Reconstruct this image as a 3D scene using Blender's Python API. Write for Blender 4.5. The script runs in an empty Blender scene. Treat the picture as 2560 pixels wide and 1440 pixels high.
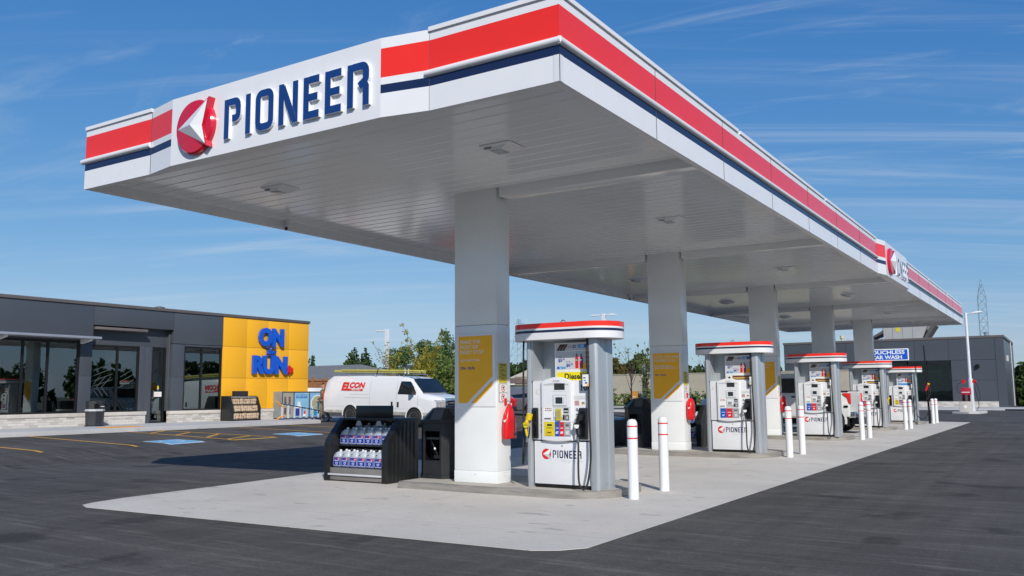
import bpy, bmesh, math, random
import numpy as np
from mathutils import Matrix, Vector
random.seed(7); rng = np.random.default_rng(7)
sc = bpy.context.scene
COL = sc.collection

# ---------------------------------------------------------------- camera
cam = bpy.data.cameras.new('camera'); camo = bpy.data.objects.new('camera', cam); COL.objects.link(camo)
cam.sensor_width = 36; cam.lens = 2171.82 / 2560 * 36; cam.clip_start = .1; cam.clip_end = 6000
pi_, ya_, ro_ = .1215506, -.5673376, -.00816474
fw = Vector((math.sin(ya_) * math.cos(pi_), math.cos(ya_) * math.cos(pi_), math.sin(pi_)))
r0 = Vector((math.cos(ya_), -math.sin(ya_), 0)); u0 = r0.cross(fw)
rr = math.cos(ro_) * r0 + math.sin(ro_) * u0; uu = -math.sin(ro_) * r0 + math.cos(ro_) * u0
mw = Matrix.Identity(4)
for i in range(3):
    mw[i][0] = rr[i]; mw[i][1] = uu[i]; mw[i][2] = -fw[i]
mw[2][3] = 1.6
camo.matrix_world = mw; sc.camera = camo
cam.dof.use_dof = False

# ---------------------------------------------------------------- light, sky, exposure
SUN = Vector((1.17, -1.11, 1.0)).normalized()
sl = bpy.data.lights.new('sun', 'SUN'); so = bpy.data.objects.new('sun', sl); COL.objects.link(so)
sl.energy = 4.1; sl.angle = math.radians(.5); sl.color = (1, .955, .89)
so.rotation_euler = SUN.to_track_quat('Z', 'Y').to_euler()
SKY_STRENGTH = .12
w = bpy.data.worlds.new('World'); sc.world = w; w.use_nodes = True
nt = w.node_tree; N = nt.nodes; L = nt.links
for n in list(N): N.remove(n)
def nd(tree, t, **k):
    n = tree.nodes.new(t)
    for a, b in k.items(): setattr(n, a, b)
    return n
sky = nd(nt, 'ShaderNodeTexSky', sky_type='NISHITA', sun_disc=False, sun_elevation=math.asin(SUN.z), sun_rotation=math.atan2(SUN.x, SUN.y),
         altitude=100, air_density=1.0, dust_density=.35, ozone_density=2.2)
tc = nd(nt, 'ShaderNodeTexCoord')
sep = nd(nt, 'ShaderNodeSeparateXYZ'); L.new(tc.outputs['Generated'], sep.inputs[0])
def mth(tree, op, a, b=None, c=None, clamp=False):
    n = nd(tree, 'ShaderNodeMath', operation=op, use_clamp=clamp)
    for i, v in enumerate((a, b, c)):
        if v is None: continue
        if isinstance(v, (int, float)): n.inputs[i].default_value = v
        else: tree.links.new(v, n.inputs[i])
    return n.outputs[0]
zc = mth(nt, 'MAXIMUM', sep.outputs[2], .02); zc = mth(nt, 'ADD', zc, .1)
px = mth(nt, 'DIVIDE', sep.outputs[0], zc); py = mth(nt, 'DIVIDE', sep.outputs[1], zc)
cmb = nd(nt, 'ShaderNodeCombineXYZ'); L.new(px, cmb.inputs[0]); L.new(py, cmb.inputs[1])
def cloud(rot, scx, scy, scale, lo, hi, detail=9, dist=.6, seed=0, rough=.62):
    mp = nd(nt, 'ShaderNodeMapping', vector_type='TEXTURE'); mp.inputs['Rotation'].default_value = (0, 0, rot); mp.inputs['Scale'].default_value = (1 / scx, 1 / scy, 1)
    mp.inputs['Location'].default_value = (seed, seed * .7, seed)
    L.new(cmb.outputs[0], mp.inputs[0])
    ns = nd(nt, 'ShaderNodeTexNoise'); ns.inputs['Scale'].default_value = scale; ns.inputs['Detail'].default_value = detail
    ns.inputs['Roughness'].default_value = rough; ns.inputs['Distortion'].default_value = dist
    L.new(mp.outputs[0], ns.inputs[0])
    mr = nd(nt, 'ShaderNodeMapRange', interpolation_type='SMOOTHSTEP'); mr.inputs[1].default_value = lo; mr.inputs[2].default_value = hi
    L.new(ns.outputs[0], mr.inputs[0]); return mr.outputs[0]
c1 = cloud(math.radians(30), .14, 2.0, 1.5, .46, .78, seed=3.1)
c2 = cloud(math.radians(34), .12, 3.4, 1.1, .46, .86, seed=8.4, dist=.9)
c4 = cloud(math.radians(12), .5, 1.5, 1.3, .52, .76, seed=5.5, dist=1.6, detail=12)
c3 = cloud(0, .5, .5, .55, .30, .60, detail=3, seed=1.7)
cc = mth(nt, 'MULTIPLY', mth(nt, 'ADD', mth(nt, 'ADD', c1, mth(nt, 'MULTIPLY', c2, .6)), mth(nt, 'MULTIPLY', c4, .75)), c3)
cc = mth(nt, 'MULTIPLY', cc, .50, clamp=True)
sr = nd(nt, 'ShaderNodeSeparateColor'); L.new(sky.outputs[0], sr.inputs[0]); cr_ = nd(nt, 'ShaderNodeCombineColor')
for i, (a_, g_, m_) in enumerate(((.60, 1.30, .40), (.585, .82, .58), (.735, .50, .75))):      # response of the camera's channels to the clear sky
    L.new(mth(nt, 'MINIMUM', mth(nt, 'MULTIPLY', mth(nt, 'POWER', mth(nt, 'MULTIPLY', sr.outputs[i], SKY_STRENGTH), g_), a_ / SKY_STRENGTH), m_ / SKY_STRENGTH), cr_.inputs[i])
mx = nd(nt, 'ShaderNodeMix', data_type='RGBA'); L.new(cc, mx.inputs[0]); L.new(cr_.outputs[0], mx.inputs[6]); mx.inputs[7].default_value = (4.6, 5.4, 6.4, 1)
bg = nd(nt, 'ShaderNodeBackground'); bg.inputs[1].default_value = SKY_STRENGTH; L.new(mx.outputs[2], bg.inputs[0])
wo = nd(nt, 'ShaderNodeOutputWorld'); L.new(bg.outputs[0], wo.inputs[0])
sc.view_settings.view_transform = 'Standard'; sc.view_settings.look = 'None'; sc.view_settings.gamma = 1; sc.view_settings.use_curve_mapping = False
sc.view_settings.exposure = 0.0
sc.cycles.max_bounces = 8; sc.cycles.diffuse_bounces = 4; sc.cycles.glossy_bounces = 4; sc.cycles.transparent_max_bounces = 8; sc.cycles.use_denoising = True

# ---------------------------------------------------------------- materials
MATS = {}
def mat(name, col, rough=.5, metal=0., spec=.5, var=.06, vs=3., bump=0., bs=60., coat=0., emit=None, col2=None, stretch=(1, 1, 1), bd=4):
    """A procedural surface: base colour with noise variation, roughness variation, and bump."""
    if name in MATS: return MATS[name]
    m = bpy.data.materials.new(name); m.use_nodes = True; t = m.node_tree; b = t.nodes['Principled BSDF']; MATS[name] = m
    b.inputs['Roughness'].default_value = rough; b.inputs['Metallic'].default_value = metal; b.inputs['Specular IOR Level'].default_value = spec
    b.inputs['Coat Weight'].default_value = coat; b.inputs['Coat Roughness'].default_value = .05
    c = (*col, 1) if len(col) == 3 else col
    if col2 is None: col2 = tuple(max(0, v * (1 - var * 2)) for v in c[:3])
    tc = nd(t, 'ShaderNodeTexCoord'); mp = nd(t, 'ShaderNodeMapping'); mp.inputs['Scale'].default_value = stretch
    t.links.new(tc.outputs['Object'], mp.inputs[0])
    ns = nd(t, 'ShaderNodeTexNoise'); ns.inputs['Scale'].default_value = vs; ns.inputs['Detail'].default_value = bd; ns.inputs['Roughness'].default_value = .6
    t.links.new(mp.outputs[0], ns.inputs[0])
    mr = nd(t, 'ShaderNodeMapRange'); mr.inputs[1].default_value = .35; mr.inputs[2].default_value = .65; t.links.new(ns.outputs[0], mr.inputs[0])
    mx = nd(t, 'ShaderNodeMix', data_type='RGBA'); t.links.new(mr.outputs[0], mx.inputs[0]); mx.inputs[6].default_value = (*col2, 1); mx.inputs[7].default_value = c
    t.links.new(mx.outputs[2], b.inputs['Base Color'])
    rv = nd(t, 'ShaderNodeMapRange'); rv.inputs[3].default_value = max(.02, rough * .88); rv.inputs[4].default_value = min(1, rough * 1.12); t.links.new(ns.outputs[0], rv.inputs[0]); t.links.new(rv.outputs[0], b.inputs['Roughness'])
    if bump:
        n2 = nd(t, 'ShaderNodeTexNoise'); n2.inputs['Scale'].default_value = bs; n2.inputs['Detail'].default_value = 3; t.links.new(mp.outputs[0], n2.inputs[0])
        bp = nd(t, 'ShaderNodeBump'); bp.inputs['Strength'].default_value = bump; bp.inputs['Distance'].default_value = .01; t.links.new(n2.outputs[0], bp.inputs['Height']); t.links.new(bp.outputs[0], b.inputs['Normal'])
    if emit:
        b.inputs['Emission Color'].default_value = (*emit[:3], 1); b.inputs['Emission Strength'].default_value = emit[3]
    return m
def S(r, g, b):
    f = lambda v: ((v / 255 + .055) / 1.055) ** 2.4 if v > 10 else v / 255 / 12.92
    return (f(r), f(g), f(b))

white = mat('white_panel', (.80, .80, .81), .22, spec=.5, var=.015)
whitem = mat('white_metal', (.76, .77, .79), .35, var=.03)
soffm = mat('soffit_white', (.88, .89, .88), .13, spec=.6, var=.03, vs=.4)
red = mat('fascia_red', (.90, .028, .012), .2, var=.02, coat=.2)
navy = mat('navy', (.012, .022, .075), .22, var=.05)
blue = mat('letter_blue', (.008, .045, .2), .3, var=.04)
logored = mat('logo_red', (.62, .006, .03), .12, var=.03, coat=.4)
grey = mat('column_grey', (.83, .845, .835), .14, spec=.6, var=.03, vs=1.2)
postg = mat('post_silver', (.42, .45, .475), .3, metal=.25, var=.04, stretch=(6, 6, .4))
pumpw = mat('pump_white', (.74, .745, .76), .3, var=.02)
pumpg = mat('pump_light_grey', (.5, .51, .52), .4, var=.02)
black = mat('black_plastic', (.017, .018, .019), .36, var=.2, bump=.15, bs=200)
blacks = mat('black_gloss', (.006, .006, .007), .2, var=.1)
rubber = mat('rubber', (.022, .022, .023), .7, var=.2, bump=.2, bs=80)
steel = mat('steel', (.5, .5, .5), .28, metal=.95, var=.06, stretch=(.6, .6, 8))
kerbst = mat('kerb_steel', (.40, .37, .33), .38, metal=.35, var=.15, vs=4, stretch=(.6, .6, 5))
darkst = mat('dark_steel', (.16, .15, .14), .45, metal=.5, var=.1)
yellowp = mat('poster_yellow', (1.0, .50, .035), .5, spec=.25, var=.02)
yel = mat('yellow', (.72, .58, .02), .4, var=.04)
yelb = mat('nozzle_yellow', (.75, .52, .012), .35, var=.06)
redp = mat('red_plastic', (.72, .012, .016), .28, var=.08, vs=6)
textw = mat('print_white', (.82, .82, .8), .5, var=.01)
textk = mat('print_black', (.01, .01, .012), .5, var=.01)
textb = mat('print_blue', (.02, .05, .3), .45, var=.02)
bluep = mat('panel_blue', (.008, .10, .52), .35, var=.03)
skyb = mat('print_sky_blue', (.12, .42, .72), .4, var=.15, vs=8)
redt = mat('print_red', (.7, .02, .02), .4, var=.02)
greyt = mat('print_grey', (.32, .34, .37), .45, var=.03)
lgrey = mat('print_pale_grey', (.55, .56, .58), .45, var=.03)
brownt = mat('print_brown', (.16, .06, .03), .5, var=.5, vs=30)
lcd = mat('display', (.05, .055, .05), .12, spec=.7, var=.4, vs=40)
lcdd = mat('display_dark', (.03, .04, .055), .1, spec=.8, var=.2)
chrome = mat('chrome', (.75, .76, .78), .1, metal=1., var=.05)
glassd = mat('car_glass', (.008, .011, .014), .04, spec=.9, var=.1)
bolw = mat('bollard_white', (.78, .78, .79), .38, var=.03, vs=2)
charc = mat('charcoal_panel', S(74, 79, 86), .36, spec=.5, var=.035, vs=.6)
capm = mat('roof_cap', S(98, 92, 90), .45, var=.04)
yelw = mat('yellow_panel', S(243, 176, 34), .36, var=.015, vs=.8)
framem = mat('window_frame_black', (.012, .012, .013), .35, var=.1)
sillm = mat('sill_stone', S(208, 200, 190), .8, var=.06, vs=5, bump=.2)
signb = mat('sign_blue', (.006, .095, .56), .25, var=.02, coat=.3)
leafred = mat('leaf_red', (.72, .015, .01), .3, var=.02)

# concrete, asphalt and friends
def concrete(name, base, dark):
    m = bpy.data.materials.new(name); m.use_nodes = True; t = m.node_tree; b = t.nodes['Principled BSDF']; b.inputs['Roughness'].default_value = .85
    g = nd(t, 'ShaderNodeNewGeometry')
    def noise(scale, det, st=(1, 1, 1), ro=.6):
        mp = nd(t, 'ShaderNodeMapping'); mp.inputs['Scale'].default_value = st; t.links.new(g.outputs['Position'], mp.inputs[0])
        n = nd(t, 'ShaderNodeTexNoise'); n.inputs['Scale'].default_value = scale; n.inputs['Detail'].default_value = det; n.inputs['Roughness'].default_value = ro
        t.links.new(mp.outputs[0], n.inputs[0]); return n.outputs[0]
    def ramp(s, a, c):
        r = nd(t, 'ShaderNodeMapRange'); r.inputs[1].default_value = a; r.inputs[2].default_value = c; t.links.new(s, r.inputs[0]); return r.outputs[0]
    def mix(f, c1_, c2_):
        x = nd(t, 'ShaderNodeMix', data_type='RGBA')
        for i, v in ((0, f), (6, c1_), (7, c2_)):
            if isinstance(v, tuple): x.inputs[i].default_value = (*v, 1)
            elif isinstance(v, float): x.inputs[i].default_value = v
            else: t.links.new(v, x.inputs[i])
        return x.outputs[2]
    c = mix(ramp(noise(.55, 7), .3, .7), tuple(v * .80 for v in base), tuple(v * 1.04 for v in base))
    c = mix(mth(t, 'MULTIPLY', ramp(noise(7, 5, (.3, 2.8, 1)), .4, .7), .6), c, tuple(v * .84 for v in base))
    st = mth(t, 'MULTIPLY', ramp(noise(1.7, 6, (.8, 2.4, 1), .5), .635, .67), .6)
    c = mix(st, c, dark)
    sp = mth(t, 'MULTIPLY', ramp(noise(22, 2, (.7, 1.3, 1), .5), .70, .72), .7)
    c = mix(sp, c, tuple(v * .5 for v in dark))
    sx_ = nd(t, 'ShaderNodeSeparateXYZ'); t.links.new(g.outputs['Position'], sx_.inputs[0])
    jy = mth(t, 'ABSOLUTE', mth(t, 'SUBTRACT', mth(t, 'FRACT', mth(t, 'DIVIDE', mth(t, 'ADD', sx_.outputs[1], 1.55), 4.17)), .5)); jx = mth(t, 'ABSOLUTE', mth(t, 'SUBTRACT', mth(t, 'FRACT', mth(t, 'DIVIDE', mth(t, 'ADD', sx_.outputs[0], 15.0), 4.45)), .5))
    jt = mth(t, 'MULTIPLY', mth(t, 'MAXIMUM', mth(t, 'LESS_THAN', jy, .0022), mth(t, 'LESS_THAN', jx, .0020)), .5)
    if name == 'concrete': c = mix(jt, c, dark)
    pk = mth(t, 'MULTIPLY', ramp(noise(.9, 3), .62, .78), .22); c = mix(pk, c, (base[0] * 1.05, base[1] * .78, base[2] * .7))
    gr = ramp(noise(160, 2), .2, .8); c = mix(mth(t, 'MULTIPLY', gr, .12), c, tuple(v * .6 for v in base))
    t.links.new(c, b.inputs['Base Color'])
    bp = nd(t, 'ShaderNodeBump'); bp.inputs['Strength'].default_value = .25; bp.inputs['Distance'].default_value = .004; t.links.new(noise(120, 3), bp.inputs['Height']); t.links.new(bp.outputs[0], b.inputs['Normal'])
    return m
concm = concrete('concrete', (.635, .595, .54), (.28, .27, .255))
islm = concrete('island_concrete', (.50, .46, .40), (.26, .23, .2))
walkm = concrete('sidewalk_concrete', (.55, .54, .53), (.35, .34, .33))
def asphalt():
    m = bpy.data.materials.new('asphalt'); m.use_nodes = True; t = m.node_tree; b = t.nodes['Principled BSDF']; b.inputs['Roughness'].default_value = .9; b.inputs['Specular IOR Level'].default_value = .25
    g = nd(t, 'ShaderNodeNewGeometry')
    def noise(scale, det, st=(1, 1, 1), ro=.6, rot=0, dist=0):
        mp = nd(t, 'ShaderNodeMapping'); mp.inputs['Scale'].default_value = st; mp.inputs['Rotation'].default_value = (0, 0, rot); t.links.new(g.outputs['Position'], mp.inputs[0])
        n = nd(t, 'ShaderNodeTexNoise'); n.inputs['Scale'].default_value = scale; n.inputs['Detail'].default_value = det; n.inputs['Roughness'].default_value = ro; n.inputs['Distortion'].default_value = dist
        t.links.new(mp.outputs[0], n.inputs[0]); return n.outputs[0]
    def ramp(s, a, c, d=0., e=1.):
        r = nd(t, 'ShaderNodeMapRange'); r.inputs[1].default_value = a; r.inputs[2].default_value = c; r.inputs[3].default_value = d; r.inputs[4].default_value = e; t.links.new(s, r.inputs[0]); return r.outputs[0]
    v = ramp(noise(.35, 6), .28, .72, .72, 1.2)
    v = mth(t, 'MULTIPLY', v, ramp(noise(1.2, 6, (.12, 1.6, 1), rot=.1), .3, .7, .80, 1.18))
    v = mth(t, 'MULTIPLY', v, ramp(noise(2.6, 6, (1.5, .09, 1), rot=-.08), .3, .7, .84, 1.14))
    v = mth(t, 'MULTIPLY', v, ramp(noise(120, 2), .3, .7, .5, 1.5))
    v = mth(t, 'MULTIPLY', v, ramp(noise(22, 4), .3, .7, .82, 1.18))
    v = mth(t, 'ADD', v, ramp(noise(30, 1), .70, .76, 0, 1.5)); v = mth(t, 'ADD', v, ramp(noise(5.5, 2), .76, .78, 0, .9))
    v = mth(t, 'ADD', v, mth(t, 'MULTIPLY', ramp(noise(3.1, 8, (.25, 3, 1), rot=.25, dist=.6), .53, .74), .75))
    v = mth(t, 'MULTIPLY', v, ramp(noise(.8, 6, (1, 1, 1), ro=.5), .59, .66, 1, .6))
    cmbn = nd(t, 'ShaderNodeCombineColor'); 
    t.links.new(mth(t, 'MULTIPLY', v, .0845), cmbn.inputs[0]); t.links.new(mth(t, 'MULTIPLY', v, .0795), cmbn.inputs[1]); t.links.new(mth(t, 'MULTIPLY', v, .0735), cmbn.inputs[2])
    t.links.new(cmbn.outputs[0], b.inputs['Base Color'])
    bp = nd(t, 'ShaderNodeBump'); bp.inputs['Strength'].default_value = .6; bp.inputs['Distance'].default_value = .006; t.links.new(noise(90, 3), bp.inputs['Height']); t.links.new(bp.outputs[0], b.inputs['Normal'])
    return m
asph = asphalt()
grassm = mat('grass', (.07, .13, .02), .9, var=.35, vs=1.5, col2=(.05, .08, .02))
fieldm = mat('field', (.09, .11, .04), .95, var=.3, vs=.05, col2=(.12, .11, .06))
linem = mat('line_paint', S(225, 170, 70), .7, var=.12, vs=12, bump=.3, bs=90)
tactm = mat('tactile_yellow', S(230, 160, 40), .7, var=.1, vs=20)
blpaint = mat('blue_paint', S(110, 185, 225), .7, var=.08, vs=10, bump=.3, bs=90)
whpaint = mat('white_paint', S(205, 222, 232), .7, var=.06, vs=10)
def brick():
    m = bpy.data.materials.new('stone_brick'); m.use_nodes = True; t = m.node_tree; b = t.nodes['Principled BSDF']; b.inputs['Roughness'].default_value = .9
    tc = nd(t, 'ShaderNodeTexCoord'); sp = nd(t, 'ShaderNodeSeparateXYZ'); t.links.new(tc.outputs['Object'], sp.inputs[0])
    cb = nd(t, 'ShaderNodeCombineXYZ'); t.links.new(mth(t, 'ADD', sp.outputs[0], sp.outputs[1]), cb.inputs[0]); t.links.new(sp.outputs[2], cb.inputs[1])
    br = nd(t, 'ShaderNodeTexBrick'); br.inputs['Scale'].default_value = 1; br.inputs['Brick Width'].default_value = .3; br.inputs['Row Height'].default_value = .085; br.inputs['Mortar Size'].default_value = .006
    br.inputs['Color1'].default_value = (*S(205, 200, 192), 1); br.inputs['Color2'].default_value = (*S(150, 143, 136), 1); br.inputs['Mortar'].default_value = (*S(170, 166, 160), 1); br.inputs['Bias'].default_value = -.25
    t.links.new(cb.outputs[0], br.inputs[0]); t.links.new(br.outputs[0], b.inputs['Base Color'])
    return m
brickm = brick()
def glass(name, tint, ior=1.9, r=.01):
    m = bpy.data.materials.new(name); m.use_nodes = True; t = m.node_tree
    for n in list(t.nodes): t.nodes.remove(n)
    fr = nd(t, 'ShaderNodeFresnel'); fr.inputs[0].default_value = ior
    tr = nd(t, 'ShaderNodeBsdfTransparent'); tr.inputs[0].default_value = (*tint, 1)
    gl = nd(t, 'ShaderNodeBsdfGlossy'); gl.inputs['Roughness'].default_value = r; gl.inputs[0].default_value = (.8, .93, .93, 1)
    mixn = nd(t, 'ShaderNodeMixShader'); out = nd(t, 'ShaderNodeOutputMaterial')
    g = nd(t, 'ShaderNodeTexCoord'); ns = nd(t, 'ShaderNodeTexNoise'); ns.inputs['Scale'].default_value = .8; t.links.new(g.outputs['Object'], ns.inputs[0])
    bp = nd(t, 'ShaderNodeBump'); bp.inputs['Strength'].default_value = .05; bp.inputs['Distance'].default_value = .02; t.links.new(ns.outputs[0], bp.inputs['Height']); t.links.new(bp.outputs[0], gl.inputs['Normal'])
    t.links.new(fr.outputs[0], mixn.inputs[0]); t.links.new(tr.outputs[0], mixn.inputs[1]); t.links.new(gl.outputs[0], mixn.inputs[2]); t.links.new(mixn.outputs[0], out.inputs[0])
    return m
washpane = glass('wash_glass', (.72, .80, .76), 1.55)
pane = glass('window_glass', (.25, .31, .30), 2.7)
def foliage(name, a, b_, tr=.25):
    m = bpy.data.materials.new(name); m.use_nodes = True; t = m.node_tree; b = t.nodes['Principled BSDF']; b.inputs['Roughness'].default_value = .75; b.inputs['Specular IOR Level'].default_value = .2
    g = nd(t, 'ShaderNodeNewGeometry'); ns = nd(t, 'ShaderNodeTexNoise'); ns.inputs['Scale'].default_value = 1.6; ns.inputs['Detail'].default_value = 5; t.links.new(g.outputs['Position'], ns.inputs[0])
    mr = nd(t, 'ShaderNodeMapRange'); mr.inputs[1].default_value = .35; mr.inputs[2].default_value = .65; t.links.new(ns.outputs[0], mr.inputs[0])
    mx = nd(t, 'ShaderNodeMix', data_type='RGBA'); t.links.new(mr.outputs[0], mx.inputs[0]); mx.inputs[6].default_value = (*a, 1); mx.inputs[7].default_value = (*b_, 1); t.links.new(mx.outputs[2], b.inputs['Base Color'])
    ts = nd(t, 'ShaderNodeBsdfTranslucent'); t.links.new(mx.outputs[2], ts.inputs[0]); ms = nd(t, 'ShaderNodeMixShader'); ms.inputs[0].default_value = tr
    out = t.nodes['Material Output']; t.links.new(b.outputs[0], ms.inputs[1]); t.links.new(ts.outputs[0], ms.inputs[2]); t.links.new(ms.outputs[0], out.inputs[0])
    return m
fol_dark = foliage('foliage_dark', (.03, .06, .02), (.075, .12, .035), .3)
fol_mid = foliage('foliage_mid', (.08, .13, .03), (.20, .25, .06), .3)
fol_blue = foliage('foliage_pine', (.075, .14, .06), (.20, .28, .10), .35)
fol_yel = foliage('foliage_yellow', (.11, .14, .02), (.50, .42, .06), .35)
fol_brown = foliage('foliage_autumn', (.06, .07, .02), (.19, .13, .04))
barkm = mat('bark', (.13, .09, .06), .9, var=.25, vs=8, bump=.5)

# ---------------------------------------------------------------- mesh builder
TXT = {}
def text_mesh(s, bold, ext):
    k = (s, bold, ext)
    if k not in TXT:
        cu = bpy.data.curves.new('t', 'FONT'); cu.body = s; cu.size = 1; cu.offset = bold; cu.extrude = ext; cu.resolution_u = 3; cu.align_x = 'LEFT'
        o = bpy.data.objects.new('t', cu); COL.objects.link(o); dg = bpy.context.evaluated_depsgraph_get()
        me = bpy.data.meshes.new_from_object(o.evaluated_get(dg))
        vs = [tuple(v.co) for v in me.vertices]; fs = [tuple(p.vertices) for p in me.polygons]
        bpy.data.objects.remove(o); bpy.data.curves.remove(cu); bpy.data.meshes.remove(me)
        TXT[k] = (vs, fs)
    return TXT[k]
class MB:
    def __init__(s, M=None): s.V = []; s.F = []; s.I = []; s.mats = []; s.M = M or Matrix.Identity(4)
    def mi(s, m):
        if m not in s.mats: s.mats.append(m)
        return s.mats.index(m)
    def add(s, vs, fs, m):
        b = len(s.V); s.V += [tuple(s.M @ Vector(v)) for v in vs]; i = s.mi(m)
        for f in fs: s.F.append(tuple(b + k for k in f)); s.I.append(i)
        return s
    def box(s, x0, x1, y0, y1, z0, z1, m):
        return s.add([(x0, y0, z0), (x1, y0, z0), (x1, y1, z0), (x0, y1, z0), (x0, y0, z1), (x1, y0, z1), (x1, y1, z1), (x0, y1, z1)],
                     [(3, 2, 1, 0), (4, 5, 6, 7), (0, 1, 5, 4), (1, 2, 6, 5), (2, 3, 7, 6), (3, 0, 4, 7)], m)
    def prism(s, pts, a, b, m, ax='z', m2=None):
        """polygon pts (2D) extruded from a to b along ax; ax z:(x,y), y:(x,z), x:(y,z)"""
        f = {'z': lambda p, h: (p[0], p[1], h), 'y': lambda p, h: (p[0], h, p[1]), 'x': lambda p, h: (h, p[0], p[1])}[ax]
        n = len(pts); vs = [f(p, a) for p in pts] + [f(p, b) for p in pts]
        s.add(vs, [tuple(range(n))[::-1], tuple(range(n, 2 * n))], m2 or m)
        return s.add(vs, [(i, (i + 1) % n, n + (i + 1) % n, n + i) for i in range(n)], m)
    def rect(s, u0_, u1_, v0, v1, n, m): return s.add([(u0_, v0, n), (u1_, v0, n), (u1_, v1, n), (u0_, v1, n)], [(0, 1, 2, 3)], m)
    def pol(s, pts, n, m): return s.add([(p[0], p[1], n) for p in pts], [tuple(range(len(pts)))], m)
    def disc(s, cu_, cv, r, n, m, k=20, ry=None): return s.pol([(cu_ + r * math.cos(a * 2 * math.pi / k), cv + (ry or r) * math.sin(a * 2 * math.pi / k)) for a in range(k)], n, m)
    def ring(s, cu_, cv, r1, r2, n, m, k=24):
        vs = []
        for r in (r1, r2): vs += [(cu_ + r * math.cos(a * 2 * math.pi / k), cv + r * math.sin(a * 2 * math.pi / k), n) for a in range(k)]
        return s.add(vs, [(i, (i + 1) % k, k + (i + 1) % k, k + i)[::-1] for i in range(k)], m)
    def text(s, t, u_, v_, h, m, n=0., w=None, bold=0., ext=0., align='l', shear=0.):
        vs, fs = text_mesh(t, bold, ext)
        if not vs: return s
        x0 = min(p[0] for p in vs); x1 = max(p[0] for p in vs); y0 = min(p[1] for p in vs); y1 = max(p[1] for p in vs)
        sy = h / (y1 - y0); sx = sy if w is None else w / (x1 - x0); W = (x1 - x0) * sx
        o = u_ - (0 if align == 'l' else W / 2 if align == 'c' else W)
        return s.add([(o + (p[0] - x0) * sx + shear * (p[1] - y0) * sy, v_ + (p[1] - y0) * sy, n + p[2]) for p in vs], fs, m)
    def stroke(s, pts, wd, n0, n1, m, m2=None):
        """polyline in the u,v plane drawn with width wd, from n0 to n1"""
        P = [Vector(p) for p in pts]; Lf = []; Rt = []
        for i, p in enumerate(P):
            d1 = (p - P[i - 1]).normalized() if i else None; d2 = (P[i + 1] - p).normalized() if i < len(P) - 1 else None
            if d1 is None: d1 = d2
            if d2 is None: d2 = d1
            n1_ = Vector((-d1.y, d1.x)); n2_ = Vector((-d2.y, d2.x)); mt = (n1_ + n2_).normalized(); k = wd / 2 / max(.35, mt.dot(n1_))
            Lf.append(p + mt * k); Rt.append(p - mt * k)
        for i in range(len(P) - 1):
            q = [Rt[i], Rt[i + 1], Lf[i + 1], Lf[i]]
            vs = [(a.x, a.y, n0) for a in q] + [(a.x, a.y, n1) for a in q]
            fs = [(0, 1, 5, 4), (2, 3, 7, 6)]
            if i == 0: fs.append((3, 0, 4, 7))
            if i == len(P) - 2: fs.append((1, 2, 6, 5))
            s.add(vs, [(4, 5, 6, 7)], m)
            if n1 - n0 > 1e-4: s.add(vs, fs, m2 or m)
        return s
    def tube(s, pts, r, m, k=8, cap=True):
        P = [Vector(p) for p in pts]; rs = r if isinstance(r, (list, tuple)) else [r] * len(P); rings = []; up = None
        for i, p in enumerate(P):
            d = ((P[min(i + 1, len(P) - 1)] - P[max(i - 1, 0)])).normalized()
            if up is None: up = d.orthogonal().normalized()
            up = (up - d * up.dot(d)).normalized(); sd = d.cross(up)
            rings.append([p + (up * math.cos(a * 2 * math.pi / k) + sd * math.sin(a * 2 * math.pi / k)) * rs[i] for a in range(k)])
        vs = [tuple(v) for r_ in rings for v in r_]; fs = []
        for i in range(len(P) - 1):
            for j in range(k): a = i * k + j; b = i * k + (j + 1) % k; fs.append((a, b, b + k, a + k))
        if cap: fs += [tuple(range(k))[::-1], tuple(range(len(vs) - k, len(vs)))]
        return s.add(vs, fs, m)
    def lathe(s, prof, m, cx=0, cy=0, k=20):
        vs = []; fs = []
        for r, z in prof: vs += [(cx + r * math.cos(a * 2 * math.pi / k), cy + r * math.sin(a * 2 * math.pi / k), z) for a in range(k)]
        for i in range(len(prof) - 1):
            for j in range(k): a = i * k + j; b = i * k + (j + 1) % k; fs.append((a, b, b + k, a + k))
        fs += [tuple(range(k))[::-1], tuple(range(len(vs) - k, len(vs)))]
        return s.add(vs, fs, m)
    def loft(s, secs, m, caps=True, closed=True):
        k = len(secs[0]); vs = [p for q in secs for p in q]; fs = []
        for i in range(len(secs) - 1):
            for j in range(k if closed else k - 1): a = i * k + j; b = i * k + (j + 1) % k; fs.append((a, b, b + k, a + k))
        if caps: fs += [tuple(range(k))[::-1], tuple(range(len(vs) - k, len(vs)))]
        return s.add(vs, fs, m)
    def build(s, name, parent=None, bevel=0., smooth=35, recalc=True):
        me = bpy.data.meshes.new(name); off = Vector((0, 0, 0)) if parent is None else parent.matrix_basis.translation
        base = parent
        while base is not None and base.parent is not None: base = base.parent; off = off + base.matrix_basis.translation
        me.from_pydata([tuple(Vector(v) - off) for v in s.V], [], s.F)
        for m in s.mats: me.materials.append(m)
        me.polygons.foreach_set('material_index', s.I)
        if bevel or recalc:
            bm = bmesh.new(); bm.from_mesh(me)
            if bevel:
                bmesh.ops.remove_doubles(bm, verts=bm.verts, dist=1e-5); bmesh.ops.recalc_face_normals(bm, faces=bm.faces)
                es = [e for e in bm.edges if len(e.link_faces) == 2 and e.calc_face_angle(0) > .5]
                bmesh.ops.bevel(bm, geom=es, offset=bevel, segments=2, profile=.6, affect='EDGES', clamp_overlap=True)
            bm.to_mesh(me); bm.free()
        if smooth: me.shade_smooth(); me.set_sharp_from_angle(angle=math.radians(smooth))
        o = bpy.data.objects.new(name, me); COL.objects.link(o)
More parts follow.
